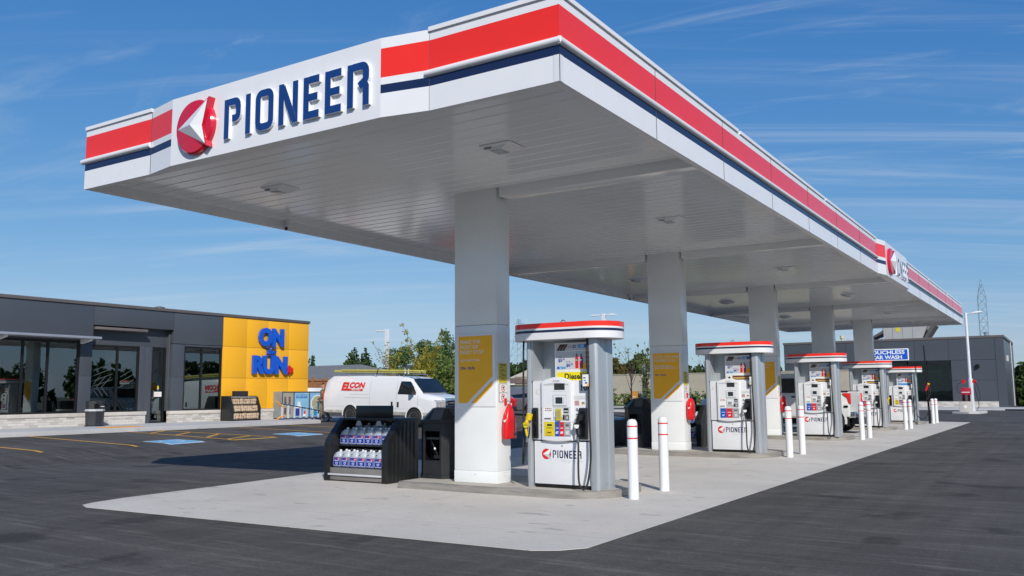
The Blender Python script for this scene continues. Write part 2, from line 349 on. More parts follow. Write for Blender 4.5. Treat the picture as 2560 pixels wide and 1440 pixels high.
        if parent is not None: o.parent = parent
        return o
def frame(o, U, V):
    U = Vector(U); V = Vector(V); Nn = U.cross(V); M = Matrix.Identity(4)
    for i in range(3): M[i][0] = U[i]; M[i][1] = V[i]; M[i][2] = Nn[i]; M[i][3] = o[i]
    return M
def FR(x, y, z): return frame((x, y, z), (1, 0, 0), (0, 0, 1))      # faces -y
def FE(x, y, z): return frame((x, y, z), (0, 1, 0), (0, 0, 1))      # faces +x
def tag(o, label=None, cat=None, group=None, kind=None):
    for k, v in (('label', label), ('category', cat), ('group', group), ('kind', kind)):
        if v: o[k] = v
    return o
def thing(name, label, cat, loc=(0, 0, 0), group=None):
    o = bpy.data.objects.new(name, None); COL.objects.link(o); o.location = loc; o.empty_display_size = .1
    return tag(o, label, cat, group)
def dup(root, loc, label=None, rotz=None, group=None, cat=None):
    def cp(o, par):
        c = o.copy(); COL.objects.link(c); c.parent = par
        for ch in list(o.children): cp(ch, c)
        return c
    r = cp(root, None); r.location = loc
    if rotz is not None: r.rotation_euler = (0, 0, rotz)
    if label: r['label'] = label
    if group: r['group'] = group
    return r

# ---------------------------------------------------------------- terrain
def sm(t): t = min(1, max(0, t)); return t * t * (3 - 2 * t)
def zg(x, y):
    c = .085 * sm((y - 9) / 14) * (1 - .7 * sm((y - 32) / 16))
    wv = min(1, max(0, (-4.4 - x) / 1.5)) * (1 - sm((-13.5 - x) / 5))
    return c * wv + float(np.interp(x, [-27.6, -22.5, -20.3], [.42, .25, 0]))
XS = sorted(set([-300., -120., -70., -45., -32., -27.6, -25, -23.5, -22.5, -21.8, -21, -20.3] + [round(-20 + .5 * i, 3) for i in range(33)] + [-4.4, 0., 5., 12., 25., 60., 120., 300.]))
YS = sorted(set([-80., -20., 0., 4., 6., 7.] + [8 + .5 * i for i in range(90)] + [54., 58., 64., 72., 85., 100.]))
def gridmesh(xs, ys, dz, m):
    b = MB(); vs = [(x, y, zg(x, y) + dz) for y in ys for x in xs]; n = len(xs)
    b.add(vs, [(j * n + i, j * n + i + 1, (j + 1) * n + i + 1, (j + 1) * n + i) for j in range(len(ys) - 1) for i in range(n - 1)], m); return b
lot = gridmesh([x for x in XS if -70 <= x <= 60], YS, 0, asph).build('forecourt_asphalt', smooth=60); tag(lot, kind='structure')
b = MB(); b.add([(-3500, -3500, -.05), (3500, -3500, -.05), (3500, 3500, -.05), (-3500, 3500, -.05)], [(0, 1, 2, 3)], fieldm); tag(b.build('ground'), kind='structure')
# concrete pad, cut from the same grid so it follows the ground
PAD = [(-12.30, 7.62), (-5.09, 7.83), (-4.8, 7.84), (-4.54, 8.0), (-4.36, 8.26), (-4.36, 49.6), (-13.4, 49.6), (-13.25, 14), (-12.88, 8.6), (-12.74, 8.0), (-12.6, 7.75)]
bm = bmesh.new(); gx = [x for x in XS if -14.6 <= x <= -3.4]; gy = [y for y in YS if 6.5 <= y <= 51]
vv = [[bm.verts.new((x, y, zg(x, y) + .006)) for x in gx] for y in gy]
for j in range(len(gy) - 1):
    for i in range(len(gx) - 1): bm.faces.new((vv[j][i], vv[j][i + 1], vv[j + 1][i + 1], vv[j + 1][i]))
for i in range(len(PAD)):
    p = Vector(PAD[i]); q = Vector(PAD[(i + 1) % len(PAD)]); d = q - p
    bmesh.ops.bisect_plane(bm, geom=bm.verts[:] + bm.edges[:] + bm.faces[:], plane_co=(p.x, p.y, 0), plane_no=(d.y, -d.x, 0), clear_outer=True)
bd = [e for e in bm.edges if len(e.link_faces) == 1]
ex = bmesh.ops.extrude_edge_only(bm, edges=bd)
for v in ex['geom']:
    if isinstance(v, bmesh.types.BMVert): v.co.z -= .03
me = bpy.data.meshes.new('concrete_pad'); bm.to_mesh(me); bm.free(); me.materials.append(concm); po = bpy.data.objects.new('concrete_pad', me); COL.objects.link(po); tag(po, kind='structure')
# painted markings
def mark(name, quads, m, dz=.008):
    b = MB()
    for q in quads:
        n = 40; a0, a1, a2, a3 = [Vector(p) for p in q]
        vs = []
        for i in range(n + 1):
            t = i / n; p = a0.lerp(a1, t); r = a3.lerp(a2, t); vs += [(p.x, p.y, zg(p.x, p.y) + dz), (r.x, r.y, zg(r.x, r.y) + dz)]
        b.add(vs, [(2 * i, 2 * i + 2, 2 * i + 3, 2 * i + 1) for i in range(n)], m)
    return tag(b.build(name), kind='structure')
def ln(x0, y0, x1, y1, wd=.12):
    d = Vector((x1 - x0, y1 - y0)).normalized(); n = Vector((-d.y, d.x)) * wd / 2
    return [(x0 - n.x, y0 - n.y), (x1 - n.x, y1 - n.y), (x1 + n.x, y1 + n.y), (x0 + n.x, y0 + n.y)]
mark('parking_lines', [ln(-27.4, y, -22.2, y + .25) for y in (9.6, 12.25, 14.95)] + [ln(-27.4, 23.05, -22.2, 23.4), ln(-27.3, 25.6, -22.3, 26.2), ln(-27.3, 28.9, -23.5, 29.2)]
     + [ln(-27.45, 18.4, -22.3, 18.62), ln(-27.4, 19.65, -22.3, 20.4), ln(-22.33, 18.6, -22.33, 20.42)]
     + [ln(-26.29, 18.43, -27.2, 19.7), ln(-25.03, 18.5, -26.0, 19.85), ln(-23.49, 18.5, -24.7, 20.0), ln(-22.6, 18.6, -23.35, 20.2)], linem)
mark('far_parking_lines', [ln(-26, 38.6 + 2.9 * i, -20.8, 38.9 + 2.9 * i) for i in range(4)], linem)
for cx_, cy_ in ((-22.85, 16.85), (-22.95, 21.95)):
    mark('accessible_bay_marking', [ln(cx_ - .62, cy_ - .02, cx_ + .62, cy_ + .06, 1.3)], whpaint, .008)
    mark('accessible_bay_marking', [ln(cx_ - .52, cy_ - .02, cx_ + .52, cy_ + .06, 1.1)], blpaint, .012)
    q = []
    M_ = lambda a, r: (cx_ + r * math.cos(a), cy_ - .05 + r * math.sin(a))
    for i in range(9): a = math.radians(-150 + i * 28); q.append([M_(a, .3), M_(a + .5, .3), M_(a + .5, .38), M_(a, .38)])
    mark('accessible_bay_marking', q + [ln(cx_ - .4, cy_ + .1, cx_ + .15, cy_ + .12, .08), ln(cx_ - .1, cy_ + .1, cx_ - .08, cy_ + .38, .08)], whpaint, .016)

# ---------------------------------------------------------------- letterforms of the fascia sign
def arc(cx_, cy_, r, a0, a1, k=4): return [(cx_ + r * math.cos(math.radians(a0 + (a1 - a0) * i / k)), cy_ + r * math.sin(math.radians(a0 + (a1 - a0) * i / k))) for i in range(k + 1)]
GL = {
 'P': (.62, [[(.085, 0), (.085, 1)], [(.17, .915), (.40, .915)] + arc(.40, .78, .135, 90, 0)[1:] + [(.535, .62)] + arc(.42, .60, .115, 0, -80)[1:] + [(.30, .485)]]),
 'I': (.17, [[(.085, 0), (.085, 1)]]),
 'O': (.64, [[(.32, .085)] + arc(.42, .22, .135, -90, 0) + arc(.42, .78, .135, 0, 90) + arc(.22, .78, .135, 90, 180) + arc(.22, .22, .135, 180, 270) + [(.32, .085)]]),
 'N': (.66, [[(.085, 0), (.085, 1)], [(.575, 0), (.575, 1)], [(.13, .93), (.53, .07)]]),
 'E': (.52, [[(.085, 0), (.085, 1)], [(.17, .915), (.52, .915)], [(.17, .5), (.47, .5)], [(.17, .085), (.52, .085)]]),
 'R': (.66, [[(.085, 0), (.085, 1)], [(.17, .915), (.44, .915)] + arc(.44, .78, .135, 90, 0)[1:] + [(.575, .66)] + arc(.47, .65, .105, 0, -60)[1:] + [(.36, .46)], [(.455, .535), (.53, .50), (.575, .42), (.575, 0)]]),
}
WORD = 'PIONEER'
def word(b, u_, v_, h, W, n0, n1, m, m2=None, wd=.17):
    tot = sum(GL[c][0] for c in WORD) + .2 * 6; sx = W / tot; x = 0
    for c in WORD:
        for si, st in enumerate(GL[c][1]): b.stroke([(u_ + (x + p[0]) * sx, v_ + p[1] * h) for p in st], wd * min(sx, h), n0, n1 + .0006 * si, m, m2)
        x += GL[c][0] + .2
def emblem_flat(b, cu_, cv, r, n):
    b.disc(cu_, cv, r, n, redt, 24)
    b.pol([(cu_ - r * .75, cv), (cu_ + r * 1.02, cv + r * 1.05), (cu_ + r * .62, cv - r * .05)], n + .0015, textw)
    b.pol([(cu_ - r * .75, cv), (cu_ + r * .62, cv - r * .05), (cu_ + r * .85, cv - r * .95)], n + .0015, lgrey)
    b.pol([(cu_ + r * 1.02, cv + r * 1.05), (cu_ + r * 1.06, cv + r * 1.02), (cu_ + r * .68, cv - r * .05), (cu_ + r * .62, cv - r * .05)], n + .002, navy); b.pol([(cu_ + r * .68, cv - r * .05), (cu_ + r * .90, cv - r * .95), (cu_ + r * .85, cv - r * .95), (cu_ + r * .62, cv - r * .05)], n + .002, navy)

# ---------------------------------------------------------------- canopy
X0, X1, Y0c, Y1c, ZB, ZT = -13.25, -4.40, 7.90, 49.9, 4.95, 5.95
COLY = [12.15, 20.47, 28.8, 37.15, 45.6]
can = thing('canopy', 'large white station canopy with red and navy striped fascia over the pump islands', 'canopy', (-8.8, 28.9, 0))
BANDS = [(4.95, 5.25, white), (5.25, 5.36, navy), (5.36, 5.45, white), (5.45, 5.82, red), (5.82, 5.95, white)]
def fasc(b, p, q, n, z_off=0., gap=None):
    """vertical banded fascia from p to q, outward normal n, .12 thick"""
    for z0, z1, m in BANDS:
        a, c = Vector(p), Vector(q); i = Vector(n) * -.1
        vs = [(a.x, a.y, z0), (c.x, c.y, z0), (c.x, c.y, z1), (a.x, a.y, z1)]
        b.add(vs, [(0, 1, 2, 3)], m)
b = FASC = MB(); fasc(b, (X0, Y0c), (X1, Y0c), (0, -1)); fasc(b, (X1, Y0c), (X1, Y1c), (1, 0)); fasc(b, (X1, Y1c), (X0, Y1c), (0, 1)); fasc(b, (X0, Y1c), (X0, Y0c), (-1, 0))
t = .1   # underside lip and inner return face
for x0, x1, y0, y1 in ((X0, X1, Y0c, Y0c + t), (X0, X1, Y1c - t, Y1c), (X0, X0 + t, Y0c + t, Y1c - t), (X1 - t, X1, Y0c + t, Y1c - t)):
    b.add([(x0, y0, ZB), (x0, y1, ZB), (x1, y1, ZB), (x1, y0, ZB)], [(0, 1, 2, 3)], whitem)
xi0, xi1, yi0, yi1 = X0 + t, X1 - t, Y0c + t, Y1c - t
for p, q in (((xi0, yi0), (xi1, yi0)), ((xi1, yi0), (xi1, yi1)), ((xi1, yi1), (xi0, yi1)), ((xi0, yi1), (xi0, yi0))):
    b.add([(*p, ZB), (*q, ZB), (*q, 5.14), (*p, 5.14)], [(3, 2, 1, 0)], whitem)
b = MB(); b.add([(X0, Y0c, ZT - .03), (X1, Y0c, ZT - .03), (X1, Y1c, ZT - .03), (X0, Y1c, ZT - .03)], [(0, 1, 2, 3)], whitem)
# coping lip in lengths with open joints
def lip(p, q, n):
    a, c = Vector((*p, 0)), Vector((*q, 0)); d = (c - a).normalized(); nn = Vector((*n, 0)); Lg = (c - a).length; k = max(1, round(Lg / 5.4)); 
    for i in range(k):
        s0 = a + d * (Lg * i / k + (.05 if i else 0)); s1 = a + d * (Lg * (i + 1) / k - (.05 if i < k - 1 else 0))
        xs_ = sorted((s0.x, s1.x)); ys_ = sorted((s0.y, s1.y))
        if n[1]: y_ = sorted((p[1] + n[1] * .025, p[1] - n[1] * .1)); b.box(xs_[0], xs_[1], y_[0], y_[1], 5.925, 5.98, white)
        else: x_ = sorted((p[0] + n[0] * .025, p[0] - n[0] * .1)); b.box(x_[0], x_[1], ys_[0], ys_[1], 5.925, 5.98, white)
lip((X0, Y0c), (-11.52, Y0c), (0, -1)); lip((-6.18, Y0c), (X1 - .1, Y0c), (0, -1)); lip((X1, Y0c), (X1, 26.3), (1, 0)); lip((X1, 31.1), (X1, Y1c), (1, 0)); lip((X0, Y1c), (X0, Y0c + .1), (-1, 0))
b.build('roof', can, smooth=0)
# rounded light bar below the red band
b = MB()
def barseg(p, q, n, ends=True):
    nn = Vector((*n, 0)); prof = []
    for i in range(7): a = math.radians(-90 + 30 * i); prof.append((.052 * math.cos(a), 5.405 + .045 * math.sin(a)))
    P = [Vector((*p, 0)), Vector((*q, 0))]
    secs = [[tuple(c + nn * (o + .002) + Vector((0, 0, z))) for o, z in prof] for c in P]
    b.loft(secs, white, caps=False, closed=False)
    for c in P: b.add([tuple(c + nn * (o + .002) + Vector((0, 0, z))) for o, z in prof], [tuple(range(7))], whitem)
barseg((X0 - .06, Y0c), (-11.52, Y0c), (0, -1)); barseg((-6.22, Y0c), (X1 + .03, Y0c), (0, -1)); barseg((X1, Y0c - .03), (X1, 26.3), (1, 0)); barseg((X1, 31.2), (X1, Y1c), (1, 0))
b.build('light_bar', can)
# panel joints, part of the fascia skin
b = FASC; y = 10.52
while y < 49.5:
    if not 26.3 < y < 31.1: b.box(X1 + .001, X1 + .004, y - .006, y + .006, ZB, 5.36, darkst); b.box(X1 + .001, X1 + .004, y - .006, y + .006, 5.45, 5.93, darkst)
    y += 2.69
for x in (-11.52, -6.18): b.box(x - .006, x + .006, Y0c - .004, Y0c - .001, ZB, 5.93, darkst)
b.box(X1 - .07, X1 + .006, Y0c - .006, Y0c + .0, ZB, 5.25, whitem); b.box(X1, X1 + .006, Y0c - .006, Y0c + .07, ZB, 5.25, whitem)
b.build('fascia', can, smooth=0)
# soffit of long planks running across the canopy
b = MB(); y = yi0; k = 0
while y < yi1 - .01:
    y2 = min(y + .30, yi1); g = .016
    b.add([(xi0, y, 5.124), (xi1, y, 5.124), (xi1, y + g, 5.134), (xi0, y + g, 5.134)], [(0, 3, 2, 1)], soffm)
    b.add([(xi0, y + g, 5.134), (xi1, y + g, 5.134), (xi1, y + g * 2, 5.12), (xi0, y + g * 2, 5.12)], [(0, 3, 2, 1)], soffm)
    b.add([(xi0, y + g * 2, 5.12), (xi1, y + g * 2, 5.12), (xi1, y2, 5.124), (xi0, y2, 5.124)], [(0, 3, 2, 1)], soffm)
    y = y2
b.build('soffit', can, smooth=0)
for i, cy_ in enumerate(COLY):      # cross beams
    b = MB(); b.box(-8.01, xi1 - .02, cy_ + .02, cy_ + .34, 4.96, 5.14, soffm); 
    if i >= 1: b.box(xi0 + .02, -8.99, cy_ + .02, cy_ + .34, 4.96, 5.14, soffm)
    b.build('beam', can, bevel=.006)
for i, cy_ in enumerate(COLY):
    x0, x1 = -8.93, -8.06; y0, y1 = cy_, cy_ + .42; zb = zg(-8.5, cy_) + .12
    c = MB(); c.box(x0, x1, y0, y1, 2.78, 5.13, grey); c.box(x0, x1, y0, y1, zb + .2, 2.772, grey); c.box(x0 + .004, x1 - .004, y0 + .004, y1 - .004, zb + .2, 2.79, darkst)
    c.box(x0 - .005, x1 + .005, y0 - .005, y1 + .005, zb, zb + .2, grey)
    d = c; d.M = FR(-8.5, cy_ - .006, zb); d.disc(0, .14, .008, .001, darkst, 10)
    d.M = FE(-8.054, cy_ + .2, zb)
    for uu_, vv_ in ((.0, .12), (.05, .12), (0, .17), (.05, .17)): d.disc(uu_, vv_, .006, .001, darkst, 10)
    c.build('column', can, bevel=.012)

# canopy lights and cameras
lt = thing('canopy_light', 'x', 'ceiling light', (0, 0, 5.12), 'downlights set in the canopy soffit')
b = MB(Matrix.Translation((0, 0, 5.12))); b.loft([[(-.3, -.24, -.0), (.3, -.24, 0), (.3, .24, 0), (-.3, .24, 0)], [(-.3, -.24, -.02), (.3, -.24, -.02), (.3, .24, -.02), (-.3, .24, -.02)], [(-.23, -.19, -.045), (.2, -.19, -.045), (.2, .19, -.045), (-.23, .19, -.045)], [(-.2, -.16, -.09), (.1, -.16, -.1), (.1, .16, -.1), (-.2, .16, -.09)]], whitem)
b.build('housing', lt, bevel=.006)
b = MB(Matrix.Translation((0, 0, 5.12)))
for i in range(7): b.box(-.23 + i * .022, -.22 + i * .022, -.196, -.19, -.085, -.03, darkst)
b.build('grille', lt, smooth=0)
b = MB(Matrix.Translation((0, 0, 5.12))); b.box(-.15, .06, -.13, .13, -.108, -.1, mat('lens', (.45, .48, .5), .15, var=.05)); b.build('lens', lt, bevel=.003)
LPOS = [(-6.6, y) for y in (10.12, 16.4, 24.92, 33.3, 41.8, 48.1)] + [(-11.1, y) for y in (10.1, 16.5, 24.8, 33.1, 41.4, 47.9)]
ordn = ['first', 'second', 'third', 'fourth', 'fifth', 'sixth', 'seventh', 'eighth']
for i, (x, y) in enumerate(LPOS):
    side = 'on the side above the bollards' if x > -9 else 'on the side towards the store'
    lab = f'white canopy light, {ordn[i % 6]} from the near sign end, {side}'
    if i == 0: lt.location = (x, y, 5.12); lt['label'] = lab; lt.scale = (.86, .86, .75)
    else: dup(lt, (x, y, 5.12), lab)
cm = thing('security_camera', 'small white bullet camera under canopy edge, between near corner and first column', 'camera', (-13.05, 12.1, 5.05), 'cameras on the canopy edge')
b = MB(Matrix.Translation((-13.05, 12.1, 5.05))); b.tube([(0, 0, .05), (0, 0, -.05)], .045, whitem, 12); b.build('mount', cm)
b = MB(Matrix.Translation((-13.05, 12.1, 5.05))); b.tube([(-.02, .02, -.06), (.05, -.09, -.12)], .05, whitem, 12); b.build('body', cm)
b = MB(Matrix.Translation((-13.05, 12.1, 5.05))); b.tube([(.05, -.09, -.12), (.052, -.093, -.122)], .035, blacks, 12); b.build('lens', cm)
dup(cm, (-13.05, 20.2, 5.05), 'small white bullet camera seen just right of the nearest column top')
dup(cm, (-13.05, 28.3, 5.05), 'small white bullet camera seen just left of the second column top')
dup(cm, (-13.05, 36.6, 5.05), 'small white bullet camera seen between second and third columns')

# fascia signs
def fsign(P0, P1, org, normal_y, label, loc, name='canopy_sign'):
    """P0,P1: panel limits along the fascia; built in a u (right), v (up), n (out) frame with u=0 at panel start"""
    W = P1 - P0; th = thing(name, label, 'sign', loc)
    F = org
    b = MB(F); d = .13; sp = .66
    b.rect(0, W, 4.95, 5.955, d, white)
    b.add([(0, 4.95, d), (W, 4.95, d), (W, 4.95, 0), (0, 4.95, 0), (-sp, 4.95, 0), (W + sp, 4.95, 0)], [(3, 2, 1, 0), (4, 3, 0), (1, 2, 5)], whitem)
    b.add([(0, 5.955, d), (W, 5.955, d), (W + sp, 5.955, 0), (-sp, 5.955, 0)], [(0, 1, 2, 3)], whitem)
    b.build('panel', th, smooth=0)
    b = MB(F)
    for z0, z1, m in BANDS:
        z1_ = z1 if z1 < 5.94 else 5.955
        b.add([(-sp, z0, .002), (0, z0, d), (0, z1_, d), (-sp, z1_, .002)], [(0, 1, 2, 3)], m)
    b.build('return_panel', th, smooth=0); b = MB(F)
    for z0, z1, m in BANDS:
        z1_ = z1 if z1 < 5.94 else 5.955
        b.add([(W, z0, d), (W + sp, z0, .002), (W + sp, z1_, .002), (W, z1_, d)], [(0, 1, 2, 3)], m)
    b.build('return_panel', th, smooth=0)
    # emblem
    cu_, cv, r = .60, 5.42, .40
    b = MB(F); k = 36; rings = []
    for rr_, nn_ in ((r, d), (r, d + .05), (r * .94, d + .08), (r * .6, d + .095), (.01, d + .1)): rings.append([(cu_ + rr_ * math.cos(a * 2 * math.pi / k), cv + rr_ * math.sin(a * 2 * math.pi / k), nn_) for a in range(k)])
    b.loft(rings, logored); em = b.build('emblem', th)
    b = MB(F); T_ = (cu_ - r * .90, cv + .0); A = (cu_ + r * .90, cv + r * .93); Bq = (cu_ + r * .84, cv - r * .84); n0 = d + .085; W4 = (cu_ + r * .62, cv - .03)
    e = .018; Ti, Ai, Bi, Wi = (T_[0] + .03, T_[1]), (A[0] - .03, A[1] - .035), (Bq[0] - .025, Bq[1] + .03), (W4[0] - .012, W4[1])
    b.add([(*Ti, n0 + .005), (*Ai, n0 + .03), (*Bi, n0 + .03), (cu_ + r * .14, cv - .01, n0 + .10), (*Wi, n0 + .035)], [(0, 3, 1), (3, 4, 1), (0, 2, 3), (3, 2, 4)], white)
    b.build('arrowhead', em, smooth=0)
    b = MB(F); O4 = [T_, Bq, W4, A]; hn = [n0 + .0, n0 + .025, n0 + .03, n0 + .025]
    b.add([(p[0], p[1], h_) for p, h_ in zip(O4, hn)] + [(p[0], p[1], d) for p in O4], [(0, 1, 2), (0, 2, 3), (0, 4, 5, 1), (1, 5, 6, 2), (2, 6, 7, 3), (3, 7, 4, 0)], logored)
    b.build('arrow_edge', em, smooth=0)
    b = MB(F); word(b, 1.22, 5.135, .56, 2.66, d, d + .045, blue, white, .185); b.build('lettering', th, smooth=0)
    return th
fsign(-10.86, -6.83, FR(-10.86, Y0c - .0, 0), 1, 'white panel with red round arrow emblem and large blue lettering on near end of canopy', (-8.85, 7.85, 4.95))
fsign(27.0, 31.0, FE(X1, 27.0, 0), 0, 'white panel with red emblem and blue lettering seen edge-on along the long canopy side', (-4.3, 29.0, 4.95))

# ---------------------------------------------------------------- pump islands
ISL = []
def island(cy, x0, x1, label):
    y0, y1 = cy - .33, cy + 1.6; z0 = zg(-7.5, cy); r = .75
    pts = [(x0 + .06, y0)] + [(x1 - r + r * math.cos(math.radians(a)), y0 + r + r * math.sin(math.radians(a))) for a in range(-90, 1, 15)] + [(x1 - r + r * math.cos(math.radians(a)), y1 - r + r * math.sin(math.radians(a))) for a in range(0, 91, 15)] + [(x0 + .06, y1), (x0, y1 - .06), (x0, y0 + .06)]
    th = thing('pump_island', label, 'kerb island', ((x0 + x1) / 2, (y0 + y1) / 2, z0), 'raised islands under the pumps')
    n = len(pts); cx_, cy_ = (x0 + x1) / 2, (y0 + y1) / 2
    b = MB(); ins = lambda p, d: (p[0] + (d if p[0] < cx_ else -d), p[1] + (d if p[1] < cy_ else -d))
    secs = [[(p[0], p[1], -.02 + z0) for p in pts], [(p[0], p[1], .105 + z0) for p in pts], [(*ins(p, .012), .118 + z0) for p in pts], [(*ins(p, .05), .12 + z0) for p in pts]]
    b.loft(secs, kerbst, caps=False); b.build('steel_edge', th)
    b = MB(); b.pol([ins(p, .045) for p in pts], .1195 + z0, islm); b.build('slab', th, smooth=0)
for i, (cy, x0, x1) in enumerate(((12.1, -9.9, -5.92), (20.4, -10.35, -5.9), (28.6, -10.35, -5.9), (36.8, -10.35, -5.9), (45.1, -10.35, -5.9))):
    island(cy, x0, x1, f'low concrete pump island with steel edge, {ordn[i]} from the camera')

# ---------------------------------------------------------------- bollards
bol = thing('bollard', 'x', 'bollard', (0, 0, 0), 'white bollards with red bands guarding the islands')
b = MB(); b.lathe([(.079, 0), (.079, 1.115), (.073, 1.155), (.05, 1.185), (.0, 1.195)], bolw, k=28); b.build('sleeve', bol)
b = MB(); b.lathe([(.0805, 1.075), (.0815, 1.076), (.0815, 1.094), (.0805, 1.095)], redt, k=28); b.build('red_band', bol); b = MB(); b.lathe([(.0805, .895), (.0815, .896), (.0815, .914), (.0805, .915)], redt, k=28); b.build('red_band', bol)
BP = [(12.27, 13.46), (21.0, 22.15), (29.5, 30.7), (38.2, 39.5), (46.5, 47.8)]
first = True
for i, pr_ in enumerate(BP):
    for j, y in enumerate(pr_):
        lab = f'white bollard with red bands, {"nearer" if j == 0 else "farther"} of the pair at the {ordn[i]} island'
        p = (-5.67, y, zg(-5.67, y) + .005)
        if first: bol.location = p; bol['label'] = lab; first = False
        else: dup(bol, p, lab)

# ---------------------------------------------------------------- fuel pumps
def swoop(p0, pts, k=6):
    P = [Vector(p) for p in pts]; out = []
    Q = [P[0]] + P + [P[-1]]
    for i in range(1, len(Q) - 2):
        for j in range(k):
            t = j / k; a, b_, c, d = Q[i - 1], Q[i], Q[i + 1], Q[i + 2]
            out.append(.5 * ((2 * b_) + (c - a) * t + (2 * a - 5 * b_ + 4 * c - d) * t * t + (3 * b_ - a - 3 * c + d) * t ** 3))
    return out + [P[-1]]
def nozzle(th, x, dirx, bodym, face, hosepts, name, ang=0):
    """nozzle hung in its boot, hose joined on; x in local pump coordinates"""
    global th_off
    keep = th_off; th_off = th_off @ Matrix.Translation((0, 0, -.05))
    o = MB(th_off)
    o.tube(swoop(0, [(x, -.03, 1.16), (x - .01, -.09, 1.13), (x - .03, -.13, 1.06), (x - .03, -.14, .95), (x - .01, -.13, .84)], 4), [.012, .015, .022, .025, .027, .028, .029, .029, .028, .026, .024, .022, .022, .02, .02, .018, .018][:17], bodym, 10)
    o.tube([(x + .02, -.1, 1.2), (x - .01, -.09, 1.12)], [.05, .054], bodym, 14)
    nz = o.build(name, th)
    o = MB(th_off); o.tube([(x - .012, -.145, 1.035), (x - .012, -.185, 1.03)], [.045, .05], face[0], 16); o.M = th_off @ FR(x - .012, -.186, 1.03)
    o.disc(0, 0, .044, .001, face[1], 18); o.text(face[2], 0, -.012, .022, textk, .002, align='c', bold=.01); o.build('cap_disc', nz)
    o = MB(th_off); o.tube([(x + .045, -.15, 1.0), (x + .05, -.17, .9), (x + .02, -.15, .83)], .01, blacks, 6); o.build('lever', nz)
    o = MB(th_off); o.tube([(x - .01, -.13, .85), (x - .02, -.135, .76)], .022, steel, 10); o.build('swivel', nz)
    th_off = keep
    o = MB(th_off); o.tube(swoop(0, hosepts, 7), .016, rubber, 8); o.build('hose', th)
def pump(num, diesel, cx_, y, z, label, full=True, yellow_tag=False, banner=True):
    global th_off
    th = thing('fuel_pump', label, 'fuel pump', (cx_, y, z), 'fuel pumps in the row under the canopy')
    th_off = Matrix.Translation((cx_, y, z)); O = th_off
    F = O @ FR(0, 0, 0)
    yb = .55
    b = MB(O); b.box(-.49, .50, .03, yb, 0, .06, blacks); b.build('kick_plate', th)
    b = MB(O); b.box(-.505, .515, 0, yb, .06, .725, pumpw); lp = b.build('lower_panel', th, bevel=.008)
    b = MB(F @ Matrix.Translation((0, 0, .001))); emblem_flat(b, -.285, .525, .084, 0); word(b, -.17, .465, .122, .512, 0, 0, navy, None, .185)
    b.text('Energy for Life', -.02, .40, .045, lgrey, 0, w=.38, shear=.25); b.ring(-.0, .655, .006, .014, 0, darkst, 12); b.build('printing', lp, smooth=0)
    b = MB(O); b.box(-.515, .522, .01, yb, .725, .745, textk); b.build('gap_strip', th)
    b = MB(O); b.box(-.52, .525, -.012, yb, .745, 1.675, pumpw); bd_ = b.build('body', th, bevel=.012)
    # arched console
    W0, W1 = -.325, .205; zb, zt = .755, 1.655
    def con(ins, n): 
        pts = []
        for i in range(9): t = i / 8; pts.append((W0 + ins + (W1 - W0 - 2 * ins) * t, zt - ins + .065 * math.sin(math.pi * t)))
        pts = pts[::-1]
        for i in range(9): t = i / 8; pts.append((W0 + ins + .012 * math.sin(math.pi * .0) + (W1 - W0 - 2 * ins) * t, zb + ins - .022 * math.sin(math.pi * t)))
        return [(p[0], p[1], n) for p in pts]
    b = MB(F); b.loft([con(-.012, .0), con(-.012, .045), con(.0, .062), con(.018, .066)], pumpw); cn = b.build('console', th)
    b = MB(F @ Matrix.Translation((0, 0, .0665)))
    b.pol([(-.285, 1.60), (.168, 1.60), (.168, 1.07), (-.285, 1.07)], 0, pumpw); b.pol([(-.285, 1.622), (-.06, 1.648), (.168, 1.622), (.168, 1.60), (-.285, 1.60)], 0.0005, pumpg)
    b.text('PIONEER', -.08, 1.662, .016, navy, .001, bold=.02); b.disc(-.10, 1.67, .011, .001, redt, 12)
    b.rect(-.14, .13, 1.50, 1.505, .001, lgrey); b.build('console_trim', cn, smooth=0)
    b = MB(F @ Matrix.Translation((0, 0, .067))); b.box(-.088, .10, 1.53, 1.632, 0, .004, lcd)
    for zz, tx in ((1.592, '25.00'), (1.548, '15.06')): b.text(tx, .085, zz, .03, blacks, .0045, align='r', bold=.01)
    b.build('price_display', cn, smooth=0)
    b = MB(F @ Matrix.Translation((0, 0, .067))); b.box(-.115, .135, 1.275, 1.455, 0, .006, pumpg); b.box(-.105, .125, 1.29, 1.44, .006, .012, pumpw); b.box(-.062, .062, 1.315, 1.415, .012, .014, lcdd)
    for i in range(4):
        for x_ in (-.092, .077): b.box(x_, x_ + .018, 1.32 + i * .025, 1.333 + i * .025, .012, .016, lgrey)
    b.build('screen', cn, smooth=0)
    b = MB(F @ Matrix.Translation((0, 0, .067))); b.rect(-.30, .18, 1.05, 1.26, .0008, pumpg)
    b.rect(-.295, -.115, 1.052, 1.258, .0012, textw); b.rect(.075, .16, 1.17, 1.245, .0015, textk); b.rect(.08, .155, 1.19, 1.21, .002, lgrey); b.rect(.06, .095, 1.06, 1.14, .0015, textk); b.rect(.105, .165, 1.055, 1.135, .0015, textk); b.rect(.12, .15, 1.07, 1.12, .002, lgrey)
    for k in range(8): b.rect(-.26 + (k % 4) * .032, -.238 + (k % 4) * .032, 1.20 + (k // 4) * .03, 1.215 + (k // 4) * .03, .0016, [navy, redt, textk][k % 3])
    b.box(-.27, -.15, 1.075, 1.09, 0, .012, darkst); b.box(-.10, .06, 1.1, 1.24, 0, .012, pumpw); b.box(-.07, .03, 1.12, 1.19, .012, .018, lgrey)
    for k in range(9): b.box(-.06 + (k % 3) * .03, -.042 + (k % 3) * .03, 1.125 + (k // 3) * .02, 1.138 + (k // 3) * .02, .018, .022, darkst)
